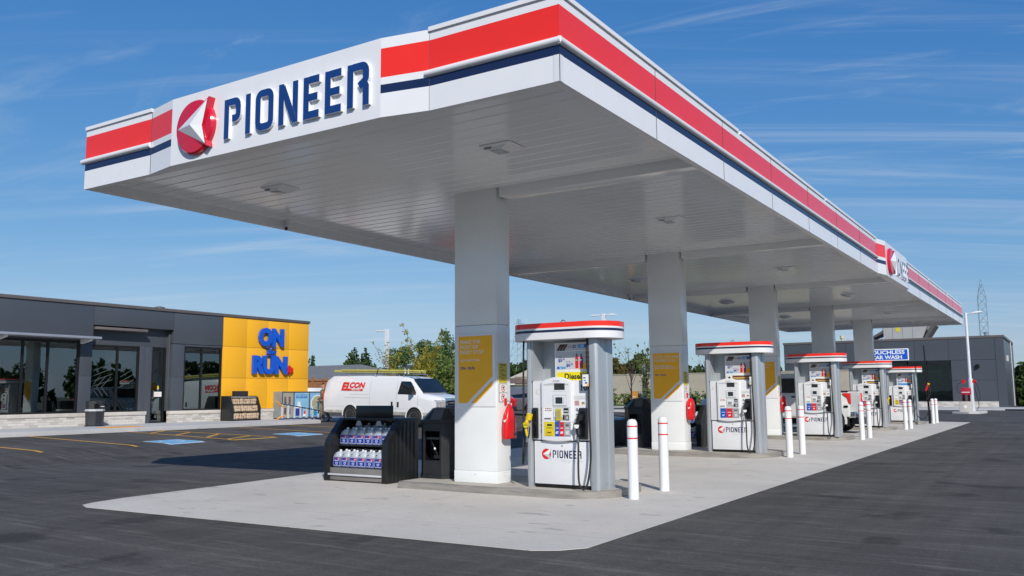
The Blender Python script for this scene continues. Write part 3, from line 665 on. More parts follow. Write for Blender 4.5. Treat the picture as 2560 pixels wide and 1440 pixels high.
    b.build('card_reader', cn, smooth=0)
    if yellow_tag:
        b = MB(F @ Matrix.Translation((0, 0, .095))); b.add([(-.05, 1.055, .0), (.065, 1.06, .02), (.055, 1.235, .02), (-.055, 1.235, 0)], [(0, 1, 2, 3)], yel)
        for k in range(6): b.rect(-.035, .045, 1.09 + k * .022, 1.096 + k * .022, .021, greyt)
        b.build('hanging_tag', th, smooth=0)
    G_ = [(-.28, -.085, yel, textk, 'D'), (-.085, -.002, bluep, textw, '87'), (-.002, .08, redt, textw, '89'), (.08, .195, greyt, textw, '91')] if diesel else [(-.265, -.12, bluep, textw, '87'), (-.12, .03, redt, textw, '89'), (.03, .185, greyt, textw, '91')]
    b = MB(F @ Matrix.Translation((0, 0, .0675)))
    for x0, x1, m, tm, tx in G_:
        b.box(x0, x1, .808, 1.03, 0, .003, m); xm = (x0 + x1) / 2; hw = (x1 - x0) / 2
        b.rect(xm - hw * .45, xm + hw * .45, .965, .995, .0035, darkst if tx != 'D' else textk); b.rect(xm - hw * .6, xm + hw * .6, .93, .94, .0035, tm)
        if tx == 'D': b.box(xm - .05, xm + .05, .825, .9, .003, .012, yelb); b.rect(xm - .035, xm + .035, .855, .87, .0125, textk)
        elif tx == '91': b.box(xm - .035, xm + .035, .83, .9, .003, .012, lgrey); b.text(tx, xm, .85, .032, textw, .0125, align='c', bold=.03)
        else: b.box(xm - hw * .75, xm + hw * .75, .825, .9, .003, .01, m); b.text(tx, xm, .845, .04, tm, .0105, align='c', bold=.04, shear=.15)
    b.build('grade_buttons', cn, smooth=0)
    # boots
    for x0, x1 in ((.33, .47), (-.515, -.41)) if diesel else ((.33, .47),):
        b = MB(O); b.box(x0, x1, -.055, -.012, .765, 1.25, black); bt = b.build('nozzle_boot', th, bevel=.02)
        b = MB(F); b.pol([(x0 + .025, .8), (x1 - .025, .8), (x1 - .025, 1.2), (x0 + .03, 1.2)], .0565, blacks); b.build('boot_recess', bt)
    b = MB(F @ Matrix.Translation((0, 0, .014)))
    b.text(num, .415 if len(num) > 1 else .43, 1.51, .10, textk, 0, align='c', bold=.025); b.rect(.235, .475, 1.385, 1.43, 0, textk); b.rect(.238, .472, 1.388, 1.427, .0006, textw)
    for k in range(4): b.rect(.25, .46, 1.394 + k * .008, 1.396 + k * .008, .001, greyt)
    b.rect(.245, .325, 1.285, 1.36, 0, mat('print_pink', (.62, .35, .35), .5, var=.2, vs=60)); b.rect(.365, .425, 1.30, 1.315, 0, yel); b.rect(.37, .42, 1.318, 1.335, 0, textk)
    b.disc(-.42, 1.50, .04, 0, mat('sticker_tan', (.5, .36, .2), .5, var=.2, vs=30)); b.disc(-.418, 1.50, .034, .001, textw); b.text('5¢', -.42, 1.488, .026, textk, .002, align='c')
    xs_ = ([-.375, .265]) if diesel else [.265]
    for x_ in xs_:
        for k in range(5): b.rect(x_, x_ + .035, .86 + k * .085, .9 + k * .085, .0, textk); b.rect(x_ + .008, x_ + .024, .87 + k * .085, .885 + k * .085, .001, textw); b.disc(x_ + .052, .88 + k * .085, .006, 0, greyt, 8)
    b.build('decals', bd_, smooth=0)
    # side posts
    for sx_, a_ in ((-1, 'l'), (1, 'r')):
        x0, x1 = (.53, .665) if sx_ > 0 else (-.625, -.535)
        pr_ = [(x0, -.05), (x1 - .035, -.05), (x1, -.015), (x1, .16), (x1 - .012, .18), (x1 - .012, .30), (x1, .32), (x1, .50), (x1 - .035, .56), (x0, .56)]
        if sx_ < 0: pr_ = [(x0 + x1 - p[0], p[1]) for p in pr_][::-1]
        b = MB(O); b.prism(pr_, -.0, 2.33, postg); b.build('side_post', th, bevel=.004)
    b = MB(O); b.box(-.535, .53, .3, .33, 1.675, 2.33, postg); b.box(-.53, -.5, -.03, .3, 1.675, 2.33, postg); b.box(.5, .53, -.03, .3, 1.675, 2.33, postg); b.build('back_panel', th)
    # advert panel above
    b = MB(O); b.box(-.175, .465, .12, .15, 1.66, 2.275, textw); ad = b.build('advert_panel', th, bevel=.003)
    b = MB(O @ FR(-.06, .119, 0)); b.rect(-.1, .505, 2.15, 2.262, .0, lgrey); 
    for k in range(3): b.pol([(-.08 + k * .05, 2.15), (-.04 + k * .05, 2.15), (.03 + k * .05, 2.255), (-.02 + k * .05, 2.255)], .001, brownt)
    b.text('3 FOR', .12, 2.2, .022, textb, .001, bold=.02); b.text('$2', .21, 2.185, .055, textb, .001, bold=.03); b.rect(.30, .5, 2.19, 2.245, .0005, skyb); b.rect(.42, .5, 2.19, 2.245, .0008, bluep); b.text('2x', .37, 2.203, .028, textw, .0015, bold=.02)
    b.rect(-.1, .505, 1.855, 2.14, .0, lgrey); b.pol([(.30, 1.855), (.49, 1.855), (.49, 2.0)], .001, yellowp); b.pol([(.40, 1.93), (.47, 1.99), (.49, 2.04), (.49, 2.02), (.43, 1.93)], .0012, yellowp)
    b.text('2 FOR', -.055, 2.045, .018, textb, .001, bold=.02); b.text('$5', -.055, 1.965, .065, textb, .001, bold=.04); b.text('00', .025, 2.0, .032, textb, .001, bold=.02)
    b.text('OR 4 FOR', .08, 1.965, .016, textb, .001, bold=.02); b.text('$6', .09, 1.885, .065, textb, .001, bold=.04); b.text('00', .17, 1.92, .032, textb, .001, bold=.02); b.rect(-.075, .08, 1.86, 1.9, .0008, skyb); b.rect(-.075, -.02, 1.86, 1.9, .0011, bluep); b.text('2x', -.035, 1.868, .025, textw, .0015, bold=.02)
    for x_, m in ((.285, redt), (.365, mat('print_magenta', (.45, .03, .12), .4, var=.1))):
        b.pol([(x_ - .028, 1.868), (x_ + .028, 1.868), (x_ + .032, 1.96), (x_ + .026, 2.0), (x_ + .03, 2.03), (x_ + .012, 2.07), (x_ - .012, 2.07), (x_ - .03, 2.03), (x_ - .026, 2.0), (x_ - .032, 1.96)], .0015, m)
        b.pol([(x_ - .011, 2.07), (x_ + .011, 2.07), (x_ + .008, 2.1), (x_ - .008, 2.1)], .0015, textk); b.rect(x_ - .026, x_ + .026, 1.985, 2.015, .002, textk); b.rect(x_ - .022, x_ + .012, 1.992, 2.004, .0025, textw)
    if diesel and banner: b.rect(-.08, .5, 1.67, 1.812, .0005, mat('banner_yellow', (.85, .72, .01), .45, var=.02)); b.text('Diesel', .06, 1.695, .095, textk, .0015, w=.3, bold=.03)
    elif diesel: b.rect(-.08, .5, 1.72, 1.82, .0005, skyb); b.rect(-.08, .5, 1.72, 1.75, .001, bluep)
    else: b.rect(.06, .49, 1.70, 1.80, .0005, brownt); b.rect(.07, .48, 1.72, 1.765, .001, mat('print_orange', (.6, .35, .1), .5, var=.2, vs=30)); b.disc(-.02, 1.75, .03, .0005, brownt, 12)
    b.build('advert_print', ad, smooth=0)
    # small side label inside the bay
    b = MB(O @ frame((-.499, 0, 0), (0, -1, 0), (0, 0, 1))); b.rect(-.26, -.14, 1.85, 2.02, .002, textw); b.rect(-.1, -.05, 1.84, 1.98, .002, textk); b.build('label', th)
    # crown: rounded-end fascia ring
    def stad(e, z, k=12):
        pts = []; cxr, cxl, rad = .52, -.50, .45 + e; cy_ = .25
        for i in range(k + 1): a = math.radians(-90 + 180 * i / k); pts.append((cxr + (rad * .95) * math.cos(a), cy_ + rad * math.sin(a), z))
        for i in range(k + 1): a = math.radians(90 + 180 * i / k); pts.append((cxl + (rad * .95) * math.cos(a), cy_ + rad * math.sin(a), z))
        return pts
    cr = None
    b = MB(O); b.loft([stad(0, 2.325), stad(0, 2.435)], pumpw, caps=False); b.loft([stad(0, 2.475), stad(0, 2.505)], pumpw, caps=False); b.loft([stad(-.02, 2.585), stad(0, 2.585), stad(0, 2.579)], redt, caps=False)
    b.loft([stad(0, 2.435), stad(0, 2.475)], navy, caps=False); b.loft([stad(0, 2.505), stad(0, 2.579)], red, caps=False)
    b.add([(p[0], p[1], 2.325) for p in stad(0, 0)], [tuple(range(26))[::-1]], pumpw); b.add([(p[0], p[1], 2.58) for p in stad(-.02, 0)], [tuple(range(26))], whitem); cr = b.build('crown', th, smooth=40)
    b = MB(O); b.tube([(.10 + .045 * math.cos(math.radians(a)), -.08, 2.575 + .05 * math.sin(math.radians(a))) for a in range(0, 181, 20)], .008, darkst, 6); b.build('lifting_eye', cr)
    # nozzles and hoses
    if diesel:
        nozzle(th, -.545, -1, yelb, (yelb, yel, 'DIESEL'), [(-.565, -.135, .74), (-.575, -.15, .62), (-.60, -.16, .44), (-.63, -.14, .37), (-.66, -.1, .42), (-.68, -.05, .8), (-.685, -.03, 1.4), (-.68, -.03, 2.0), (-.67, -.03, 2.34)], 'diesel_nozzle')
    nozzle(th, .375, 1, black, (black, textw, ''), [(.355, -.135, .74), (.37, -.15, .66), (.375, -.17, .35), (.39, -.18, .12), (.46, -.2, .035), (.54, -.19, .12), (.565, -.12, .5), (.54, -.09, 1.0), (.52, -.07, 1.6), (.50, -.05, 2.0), (.50, -.05, 2.34)], 'fuel_nozzle')
    b = MB(O); b.tube([(.51, -.06, 1.86), (.505, -.055, 2.12)], .024, rubber, 10)
    for k in range(4): b.tube([(.51 - k * .001, -.06, 1.88 + k * .07), (.51 - k * .001, -.06, 1.905 + k * .07)], .03, rubber, 10)
    b.build('hose_breakaway', th)
    b = MB(O @ FR(.045, -.10, 0))
    if num != '10': b.M = O @ FR(.31, -.10, 0) @ Matrix.Diagonal((.42, 1, 1, 1))
    b.box(.385, .515, 1.565, 1.775, 0, .012, blacks); b.box(.397, .503, 1.58, 1.763, .012, .014, textw); b.pol([(.46, 1.581), (.502, 1.581), (.502, 1.64)], .0145, yellowp); b.rect(.41, .45, 1.7, 1.72, .0145, textb); b.rect(.44, .48, 1.62, 1.645, .0145, textb); b.rect(.42, .46, 1.66, 1.68, .0145, skyb); b.build('hose_card', th, bevel=0, smooth=0)
    return th
PZ = lambda y: zg(-7.0, y) + .12
pump('10', True, -6.79, 12.08, PZ(12.08), 'nearest fuel pump, number 10, with yellow diesel nozzle and banner', yellow_tag=True)
pump('8', False, -6.79, 20.32, PZ(20.3), 'second fuel pump, number 8, just behind the first two bollards')
pump('6', False, -6.79, 28.4, PZ(28.4), 'third fuel pump, number 6, hiding the middle of the pickup truck')
pump('4', False, -6.79, 36.65, PZ(36.6), 'fourth fuel pump, number 4, right behind the pickup tail light')
pump('2', True, -6.79, 44.9, PZ(44.9), 'farthest fuel pump, number 2, with small yellow diesel nozzle', banner=False)

# ---------------------------------------------------------------- posters and notices on the columns
def poster(cy_, l1, l2, label, notice=True):
    z = 0; y = cy_ - .002
    th = thing('poster', label, 'poster', (-8.46, cy_, 1.4), 'yellow posters on the canopy columns')
    b = MB(FR(0, y, 0)); b.box(-8.895, -8.075, 1.395, 2.625, 0, .012, white); b.build('board', th, bevel=.003)
    b = MB(FR(0, y - .0125, 0)); b.pol([(-8.835, 2.59), (-8.835, 1.455), (-8.655, 1.455), (-8.135, 1.90), (-8.135, 2.59)], 0, yellowp); b.pol([(-8.575, 1.455), (-8.47, 1.455), (-8.135, 1.74), (-8.135, 1.83)], 0, yellowp)
    zz = 2.46
    for t_ in l1: b.text(t_, -8.795, zz, .062, textw, .001); zz -= .088
    zz -= .035
    for t_ in l2: b.text(t_, -8.795, zz, .034, textw, .001, bold=.02); zz -= .05
    b.text('ON', -8.795, 2.02, .05, textb, .001, bold=.03); b.text('the', -8.69, 2.03, .02, textb, .001); b.text('RUN', -8.635, 2.02, .05, textb, .001, bold=.03); b.disc(-8.5, 2.027, .01, .001, redt, 8)
    b.build('print', th, smooth=0)
poster(12.15, ['MAKE THE', 'MOST OF', 'EVERY STOP.'], ['GAS. FOOD. MORE.'], 'yellow poster on nearest column reading MAKE THE MOST OF EVERY STOP')
poster(20.47, ['LOOK OUT FOR', 'NUMBER ONE.'], ['DO NUMBER ONE IN', 'OUR CLEAN WASHROOMS.'], 'yellow poster on second column reading LOOK OUT FOR NUMBER ONE')
poster(28.8, ['WE GET YOU', 'WHAT YOU', 'CRAVE.'], ['SNACKS'], 'yellow poster on third column, half hidden behind the second pump')
poster(37.15, ['GO', 'FURTHER.'], [], 'yellow poster on fourth column, a strip seen through the third pump')
poster(45.6, ['GO', 'FURTHER.'], [], 'yellow poster on fifth column, a strip seen through the fourth pump')
for i, cy_ in enumerate(COLY[:3]):
    X = -8.058
    th = thing('notice', f'small yellow instruction notice on the side of the {["nearest", "second", "third"][i]} column', 'notice', (X, cy_ + .2, 1.8), 'yellow notices on column sides')
    b = MB(FE(X, cy_, 0)); b.box(.06, .31, 1.79, 2.12, 0, .004, yel)
    b.build('plate', th); b = MB(FE(X + .0045, cy_, 0)); b.rect(.1, .27, 2.08, 2.095, 0, textk)
    for k in range(9): b.rect(.09 + .05 * (k % 2), .16 + .11 * ((k * 7) % 3) / 2, 2.04 - k * .026, 2.048 - k * .026, 0, textk)
    b.build('lines', th)
    th = thing('warning_sign', f'white no smoking and no phone sign on the {["nearest", "second", "third"][i]} column side', 'sign', (X, cy_ + .2, 1.48), 'prohibition signs on column sides')
    b = MB(FE(X, cy_, 0)); b.box(.06, .31, 1.47, 1.775, 0, .004, textk); b.build('border', th); b = MB(FE(X + .0045, cy_, 0))
    for k in (0, 1):
        z_ = 1.695 - k * .15; b.rect(.066, .304, z_ - .068, z_ + .074, 0, textw); b.ring(.185, z_, .048, .06, .001, redt)
        b.stroke([(.15, z_ + .035), (.22, z_ - .035)], .01, .0012, .0012, redt); b.stroke([(.215, z_ + .03), (.165, z_ - .03)], .012, .001, .001, textk); b.rect(.17, .2, z_ + .0, z_ + .03, .0011, textk)
    b.build('symbols', th)

# red funnels / extinguisher covers hung on the column sides
def cover(i, cy_, bag, label, name):
    z0 = .87 + (zg(-8, cy_) - .02); X = -8.05
    th = thing(name, label, 'cover' if bag else 'fire extinguisher', (X, cy_ + .25, z0))
    b = MB(); secs = []
    prof = [(0, .12, .05), (.02, .15, .075), (.15, .17, .085), (.36, .165, .085), (.46, .12, .075), (.52, .05, .05), (.54, .02, .02)] if not bag else [(0, .19, .055), (.012, .195, .065), (.2, .185, .07), (.34, .165, .065), (.44, .12, .055), (.53, .06, .035), (.58, .02, .02)]
    for h, ry, rx in prof:
        q = []
        for a in range(16):
            an = a * math.pi / 8; wv = 1 + .06 * math.sin(3 * an + h * 14)
            cx2, sy2 = math.cos(an), math.sin(an); k = 1 / max(abs(cx2) ** 4 + abs(sy2) ** 4, .3) ** .25
            q.append((X + .085 + rx * cx2 * k * wv * .95, cy_ + .235 + ry * sy2 * k * .85, z0 + h))
        secs.append(q)
    b.loft(secs, redp); b.build('cover', th, smooth=50)
    b = MB(); b.tube([(X + .02, cy_ + .24, z0 + .63), (X + .08, cy_ + .25, z0 + .62), (X + .1, cy_ + .26, z0 + .55)], .008, steel, 6); b.box(X - .008, X + .015, cy_ + .22, cy_ + .27, z0 + .56, z0 + .67, redp); b.build('hook', th)
    b = MB(FR(X + .085, cy_ + .085, z0)); b.pol([(-.02, .30), (.05, .33), (.01, .27)], .012, textw) ; b.build('print', th)
    b = MB(FE(X + .162, cy_ + .26, z0)); b.text('FIRE' if bag else 'WATER', -.02, .06, .035, textk, .012, bold=.03); b.build('lettering', th)
cover(0, 12.15, True, 'bright red plastic cover hanging on the side of the nearest column', 'extinguisher_cover')
cover(1, 20.47, False, 'bright red plastic cover hanging on the side of the second column', 'extinguisher_cover')
cover(2, 28.8, False, 'bright red plastic cover hanging on the side of the third column', 'extinguisher_cover')

# ---------------------------------------------------------------- squeegee and waste bins
def wbin(x0, y0, z0, label):
    th = thing('waste_bin', label, 'bin', (x0 + .4, y0 + .3, z0), 'black octagonal bins beside the columns')
    O = Matrix.Translation((x0, y0, z0)); W, D, c = .80, .66, .2
    oct_ = lambda e, z: [(c - e * .5, -e, z), (W - c + e * .5, -e, z), (W + e, c - e * .5, z), (W + e, D - c, z), (W - c, D, z), (c, D, z), (-e, D - c, z), (-e, c - e * .5, z)]
    b = MB(O)
    b.loft([oct_(.012, 0), oct_(.012, .08), oct_(0, .09), oct_(0, .335)], black, caps=True)
    fr_ = [(0, .335, .845)]
    # upper body: side walls, leaving the front opening
    wl = [(W - c, 0), (W, c), (W, D - c), (W - c, D), (c, D), (0, D - c), (0, c), (c, 0)]
    for i in range(7): p, q = wl[i], wl[i + 1]; b.add([(*p, .335), (*q, .335), (*q, .845), (*p, .845)], [(0, 1, 2, 3)], black)
    b.box(c, c + .035, 0, .03, .335, .845, black); b.box(W - c - .035, W - c, 0, .03, .335, .845, black)
    b.add([(c, .25, .33), (W - c, .25, .33), (W - c, .25, .85), (c, .25, .85)], [(0, 1, 2, 3)], blacks); b.add([(c, 0, .337), (W - c, 0, .337), (W - c, .25, .337), (c, .25, .337)], [(0, 1, 2, 3)], blacks)
    b.loft([oct_(0, .845), oct_(0, .985), oct_(.02, .995), oct_(.02, 1.035), oct_(0, 1.045)], black)
    bo = b.build('body', th, smooth=25)
    b = MB(O); tp = lambda i, z: [(c + i * .5, i, z), (W - c - i * .5, i, z), (W - i, c, z), (W - i, D - c, z), (W - c, D - i, z), (c, D - i, z), (i, D - c, z), (i, c, z)]
    b.loft([tp(.0, 1.04), [(.33, .16, 1.25), (.55, .16, 1.25), (.60, .2, 1.25), (.60, .46, 1.25), (.55, .5, 1.25), (.33, .5, 1.25), (.26, .46, 1.25), (.26, .2, 1.25)]], black); b.build('lid', th, smooth=20)
    b = MB(O); b.add([(.36, -.008, 1.045), (.60, -.008, 1.045), (.555, .15, 1.262), (.34, .15, 1.262), (.36, .01, 1.04), (.60, .01, 1.04), (.555, .17, 1.255), (.34, .17, 1.255)], [(0, 1, 2, 3), (0, 4, 5, 1), (1, 5, 6, 2), (3, 2, 6, 7), (0, 3, 7, 4)], mat('flap_grey', (.09, .092, .095), .4, var=.05)); b.build('flap', th, smooth=0)
    b = MB(O); b.box(.26, .54, .02, .06, .70, .735, black); b.build('towel_bar', th)
    b = MB(O); b.tube([(.30, .1, .68), (.42, .13, .42)], .013, black, 8); b.tube([(.36, .115, .55), (.375, .118, .515)], .017, textw, 8); b.box(.36, .5, .10, .14, .36, .42, black); b.build('squeegee', th)
    return th
wbin(-10.02, 12.42, zg(-9.6, 12.4) + .10, 'black octagonal bin with squeegee, between washer fluid rack and nearest column')
wbin(-10.0, 21.0, zg(-9.6, 21) + .13, 'black bin with grey flap lid left of the second column')
wbin(-10.0, 29.3, zg(-9.6, 29) + .12, 'black bin left of the third column, mostly hidden by the near pump')

# ---------------------------------------------------------------- washer fluid racks with jugs
fluid = mat('washer_fluid', (.09, .12, .24), .25, var=.1, vs=12); jugp = mat('jug_plastic', (.46, .50, .56), .35, var=.06)
capw = mat('jug_cap', (.82, .82, .82), .4, var=.02); labn = mat('jug_label', (.008, .04, .34), .35, var=.08, vs=20)
def mkjug():
    th = thing('fluid_jug', 'x', 'jug', (0, 0, 0))
    def sec(w_, d_, z, x=0, c=.02): return [(x - w_ + c, -d_, z), (x + w_ - c, -d_, z), (x + w_, -d_ + c, z), (x + w_, d_ - c, z), (x + w_ - c, d_, z), (x - w_ + c, d_, z), (x - w_, d_ - c, z), (x - w_, -d_ + c, z)]
    b = MB(); b.loft([sec(.088, .058, 0), sec(.094, .064, .01), sec(.094, .064, .06), sec(.094, .064, .195)], fluid); b.build('fluid', th, smooth=30)
    b = MB(); b.loft([sec(.0945, .0645, .19), sec(.094, .063, .225), sec(.075, .055, .255, .008), sec(.045, .04, .275, .03), sec(.024, .024, .287, .045, .008), sec(.02, .02, .30, .045, .008)], jugp)
    b.tube([(.01, 0, .278), (-.05, 0, .262), (-.082, 0, .225)], [.014, .015, .016], jugp, 8); b.build('shell', th, smooth=50)
    b = MB(FR(0, -.0652, 0)); b.pol([(-.06, .222), (-.03, .232), (-.012, .248), (-.03, .25), (-.052, .24)], .0, darkst); b.build('handle_hole', th)
    b = MB(); b.lathe([(.023, .292), (.023, .318), (.02, .32)], capw, .045, 0, 12); b.build('cap', th)
    b = MB(FR(0, -.0655, 0)); b.rect(-.088, .088, .028, .185, 0, textw); b.rect(-.084, .084, .034, .181, .0006, labn); b.rect(.02, .07, .135, .172, .0012, redt); b.rect(-.07, -.01, .152, .164, .0012, mat('label_magenta', (.30, .02, .12), .4, var=.1)); b.text('-45', .028, .142, .02, textw, .0018, bold=.02); b.text('LAVE-GLACE', -.068, .112, .02, textw, .0012, w=.13, bold=.03)
    b.stroke([(.0, .045), (-.028, .075), (-.02, .092), (0, .082), (.02, .092), (.028, .075), (0, .045)], .007, .0012, .0012, textw); b.build('label', th, smooth=0)
    return th
jug0 = mkjug(); jused = False
def jug(x, y, z, lab, grp, rot=0.):
    global jused
    if not jused: jug0.location = (x, y, z); jug0.rotation_euler = (0, 0, rot); tag(jug0, lab, 'jug', grp); jused = True
    else: dup(jug0, (x, y, z), lab, rot, grp)
def rack(x0, y0, z0, label):
    th = thing('display_rack', label, 'rack', (x0 + .78, y0 + .45, z0), 'black merchandise racks with washer fluid')
    O = Matrix.Translation((x0, y0, z0)); W = 1.56
    prof = [(0, 0), (0, .70), (.02, .76), (.36, 1.13), (.42, 1.16), (.88, 1.16), (.88, 0)]
    for xa, xb in ((0, .14), (W - .14, W)):
        b = MB(O); b.prism(prof, xa, xb, black, 'x')
        xo = xa if xa == 0 else xb; s_ = -1 if xa == 0 else 1
        for k in range(7): y_ = .08 + k * .11; zt_ = .70 if y_ < .05 else min(1.1, .62 + y_ * 1.05); b.box(min(xo, xo + s_ * .008), max(xo, xo + s_ * .008), y_, y_ + .06, .04, zt_, black)
        for k in range(3): b.box(xa + .025 + k * .04, xa + .04 + k * .04, -.008, 0, .03, .69, black)
        b.build('side_panel', th, bevel=.012)
    b = MB(O); b.box(.14, W - .14, .84, .88, .02, 1.15, black); b.build('back_panel', th)
    b = MB(O); b.box(.10, W - .1, .38, .88, 1.12, 1.165, black); b.build('top', th, bevel=.01)
    b = MB(O); b.box(.14, W - .14, .02, .84, .245, .26, black); b.build('shelf', th); b = MB(O); b.box(.14, W - .14, .22, .84, .64, .665, black); b.build('shelf', th)
    b = MB(O); b.box(.14, W - .14, .015, .05, .03, .255, mat('drawer_grey', (.23, .215, .20), .4, metal=.2, var=.08)); b.box(.14, W - .14, .012, .015, .10, .11, blacks); b.build('drawer_front', th, bevel=.004)
    b = MB(O); b.box(.11, W - .14, -.02, .01, .115, .15, lgrey); b.build('handle', th, bevel=.01)
    b = MB(O); b.box(.36, 1.28, .46, .48, 1.10, 1.395, blacks); b.build('sign_board', th, bevel=.004)
    b = MB(O); 
    for k in range(2): b.add([(.44 + k * .5, .37, 1.02), (.6 + k * .5, .37, 1.02), (.56 + k * .5, .37, 1.11), (.48 + k * .5, .37, 1.11)], [(0, 1, 2, 3)], greyt)
    b.build('price_tags', th)
    return th
RX, RY = -11.98, 12.15; rz = .01
rack(RX, RY, rz, 'black washer fluid rack with blank header board, nearest the camera')
for r_ in range(4):
    for c_ in range(6):
        rw = ['front', 'second', 'third', 'back'][r_]
        jug(RX + .27 + c_ * .205 + random.uniform(-.006, .006), RY + .12 + r_ * .15, rz + .26, f'blue washer fluid jug, {ordn[c_]} from left, {rw} row, bottom shelf of near rack', 'jugs on the bottom shelf of the near rack', random.uniform(-.06, .06))
for r_ in range(2):
    for c_ in range(6):
        rw = ['front', 'second'][r_]
        jug(RX + .27 + c_ * .205 + random.uniform(-.006, .006), RY + .30 + r_ * .15, rz + .665, f'blue washer fluid jug, {ordn[c_]} from left, {rw} row, top shelf of near rack', 'jugs on the top shelf of the near rack', random.uniform(-.06, .06))
for c_ in range(6): jug(RX + .27 + c_ * .205, RY + .66, rz + .74, f'shaded washer fluid jug, {ordn[c_]} from left, raised at back of near rack', 'jugs at the back of the near rack')
b = MB(Matrix.Translation((RX, RY, rz))); b.box(.15, 1.41, .57, .83, .665, .735, blacks)
o = b.build('riser_block'); tag(o, 'black riser under the rear jugs of the near rack top shelf', 'riser')
RX2, RY2 = -10.25, 23.3; rz2 = zg(-9, 23.4)
rack(RX2, RY2, rz2, 'black washer fluid rack seen between the second column and second pump')
for sh, (dz, dy) in enumerate(((.26, .12), (.665, .3))):
    for r_ in range(2):
        for c_ in range(6): jug(RX2 + .27 + c_ * .205, RY2 + dy + r_ * .15, rz2 + dz, f'shaded washer fluid jug, {ordn[c_]} from left, {["front", "second"][r_]} row, {["bottom", "top"][sh]} shelf of far rack', 'jugs on the far rack')

# ---------------------------------------------------------------- store
XW, ZS = -30.84, .56
walk = MB(); walk.prism([(-34, -5), (-27.62, -5), (-27.62, 27.6), (-27.9, 28.0), (-29.6, 28.0), (-29.6, 32), (-34, 32)], .0, ZS, walkm)
so_ = walk.build('sidewalk', bevel=.02); tag(so_, kind='structure')
kb = MB(); kb.box(-27.62, -27.45, -5, 27.6, .1, ZS - .01, walkm); tag(kb.build('kerb', bevel=.025), kind='structure')
b = MB(); b.box(-28.6, -27.75, 17.95, 19.25, ZS - .01, ZS + .012, tactm)
for i in range(7):
    for j in range(10): b.lathe([(.03, ZS + .012), (.02, ZS + .018)], tactm, -28.5 + i * .11, 18.03 + j * .125, 6)
tag(b.build('tactile_paving'), kind='structure')
st = thing('store_building', 'single storey convenience store with charcoal and yellow panel walls', 'building', (XW, 20, ZS))
def sb(): return MB()
XB = XW - 9
YL, YR = 6.0, 30.09
b = sb()      # charcoal wall panels
P_ = lambda y0, y1, z0, z1, m=charc, x1=XW, x0=None: b.box(x0 if x0 is not None else XW - .25, x1, y0, y1, ZS + z0, ZS + z1, m)
G1 = .006; seamy = mat('yellow_seam', (.45, .26, .03), .6)
def panels(y0, y1, z0, z1, ys, zs, m, x1=XW):
    yy = [y0] + [y for y in ys if y0 < y < y1] + [y1]; zz = [z0] + [z for z in zs if z0 < z < z1] + [z1]
    b.box(XW - .3, x1 - .012, y0 + .01, y1 - .01, ZS + z0 + .01, ZS + z1 - .01, darkst if m is charc else seamy)
    for i in range(len(yy) - 1):
        for j in range(len(zz) - 1): b.box(x1 - .2, x1, yy[i] + G1, yy[i + 1] - G1, ZS + zz[j] + G1, ZS + zz[j + 1] - G1, m)
panels(YL, 19.06, 3.12, 4.5, [10, 14.2], [], charc); panels(18.58, 19.06, .48, 3.12, [], [1.84], charc)
panels(19.06, 22.56, 3.76, 4.5, [], [], charc); panels(22.56, 25.03, 3.21, 4.5, [], [], charc); panels(22.56, 23.1, .48, 3.2, [], [1.84], charc)
panels(23.12, 25.03, 3.12, 3.2, [], [], charc)
b.box(XW - .32, XW - .31, YL, 19, ZS + 3.1, ZS + 3.12, charc)
# recess walls
RD = .35
b.box(XW - RD - .2, XW - RD, 19.06, 22.56, ZS + 3.05, ZS + 3.76, charc); b.box(XW - RD - .2, XW - RD, 21.28, 21.55, ZS + .33, ZS + 3.05, charc); b.box(XW - RD - .2, XW - RD, 21.57, 21.84, ZS + .33, ZS + 3.05, charc); b.box(XW - RD - .2, XW - RD - .01, 21.54, 21.58, ZS + .33, ZS + 3.05, darkst)
b.box(XW - RD - .2, XW - RD, 21.6, 21.84, ZS, ZS + .33, charc); b.box(XW - RD - .1, XW - .2, 22.5, 22.56, ZS + .48, ZS + 3.76, charc); b.box(XW - RD - .1, XW - .2, 18.99, 19.06, ZS, ZS + 3.76, charc)
b.box(XW - RD, XW - .2, 19.06, 22.56, ZS + 3.76, ZS + 3.8, charc)
b.build('charcoal_wall', st, bevel=.004)
b = sb(); panels(25.03, YR, .48, 4.5, [26.32, 27.54, 28.8], [1.84, 3.21], yelw)
b.box(XB, XW - .3, YR - .25, YR - .003, ZS, ZS + 4.5, charc); b.build('yellow_wall', st, bevel=.004)
b = sb(); b.box(XB, XW - 3.2, YL, YR, ZS + 4.35, ZS + 4.45, capm); b.box(XB, XB + .2, YL, YR, ZS, ZS + 4.4, charc); b.box(XB, XW, YL - .2, YL, ZS, ZS + 4.4, charc); b.box(XW - 3.2, XW - .3, YL, YR - .25, ZS + 4.3, ZS + 4.45, capm)
b.box(XW - .32, XW + .05, YL, YR + .04, ZS + 4.5, ZS + 4.62, capm); b.box(XB, XW - .32, YR - .3, YR + .04, ZS + 4.5, ZS + 4.62, capm); b.build('roof', st, bevel=.008)
b = sb(); b.box(XW - .22, XW + .02, YL, 19.06, ZS, ZS + .34, brickm); b.box(XW - RD - .1, XW - RD + .06, 19.06, 21.6, ZS, ZS + .34, brickm); b.box(XW - .22, XW + .02, 22.52, YR, ZS, ZS + .34, brickm); b.build('brick_plinth', st)
b = sb(); b.box(XW - .22, XW + .05, YL, 19.04, ZS + .34, ZS + .475, sillm); b.box(XW - RD - .1, XW - RD + .1, 19.06, 21.62, ZS + .34, ZS + .475, sillm); b.box(XW - .22, XW + .05, 22.5, YR, ZS + .34, ZS + .475, sillm); b.build('stone_sill', st, bevel=.008)
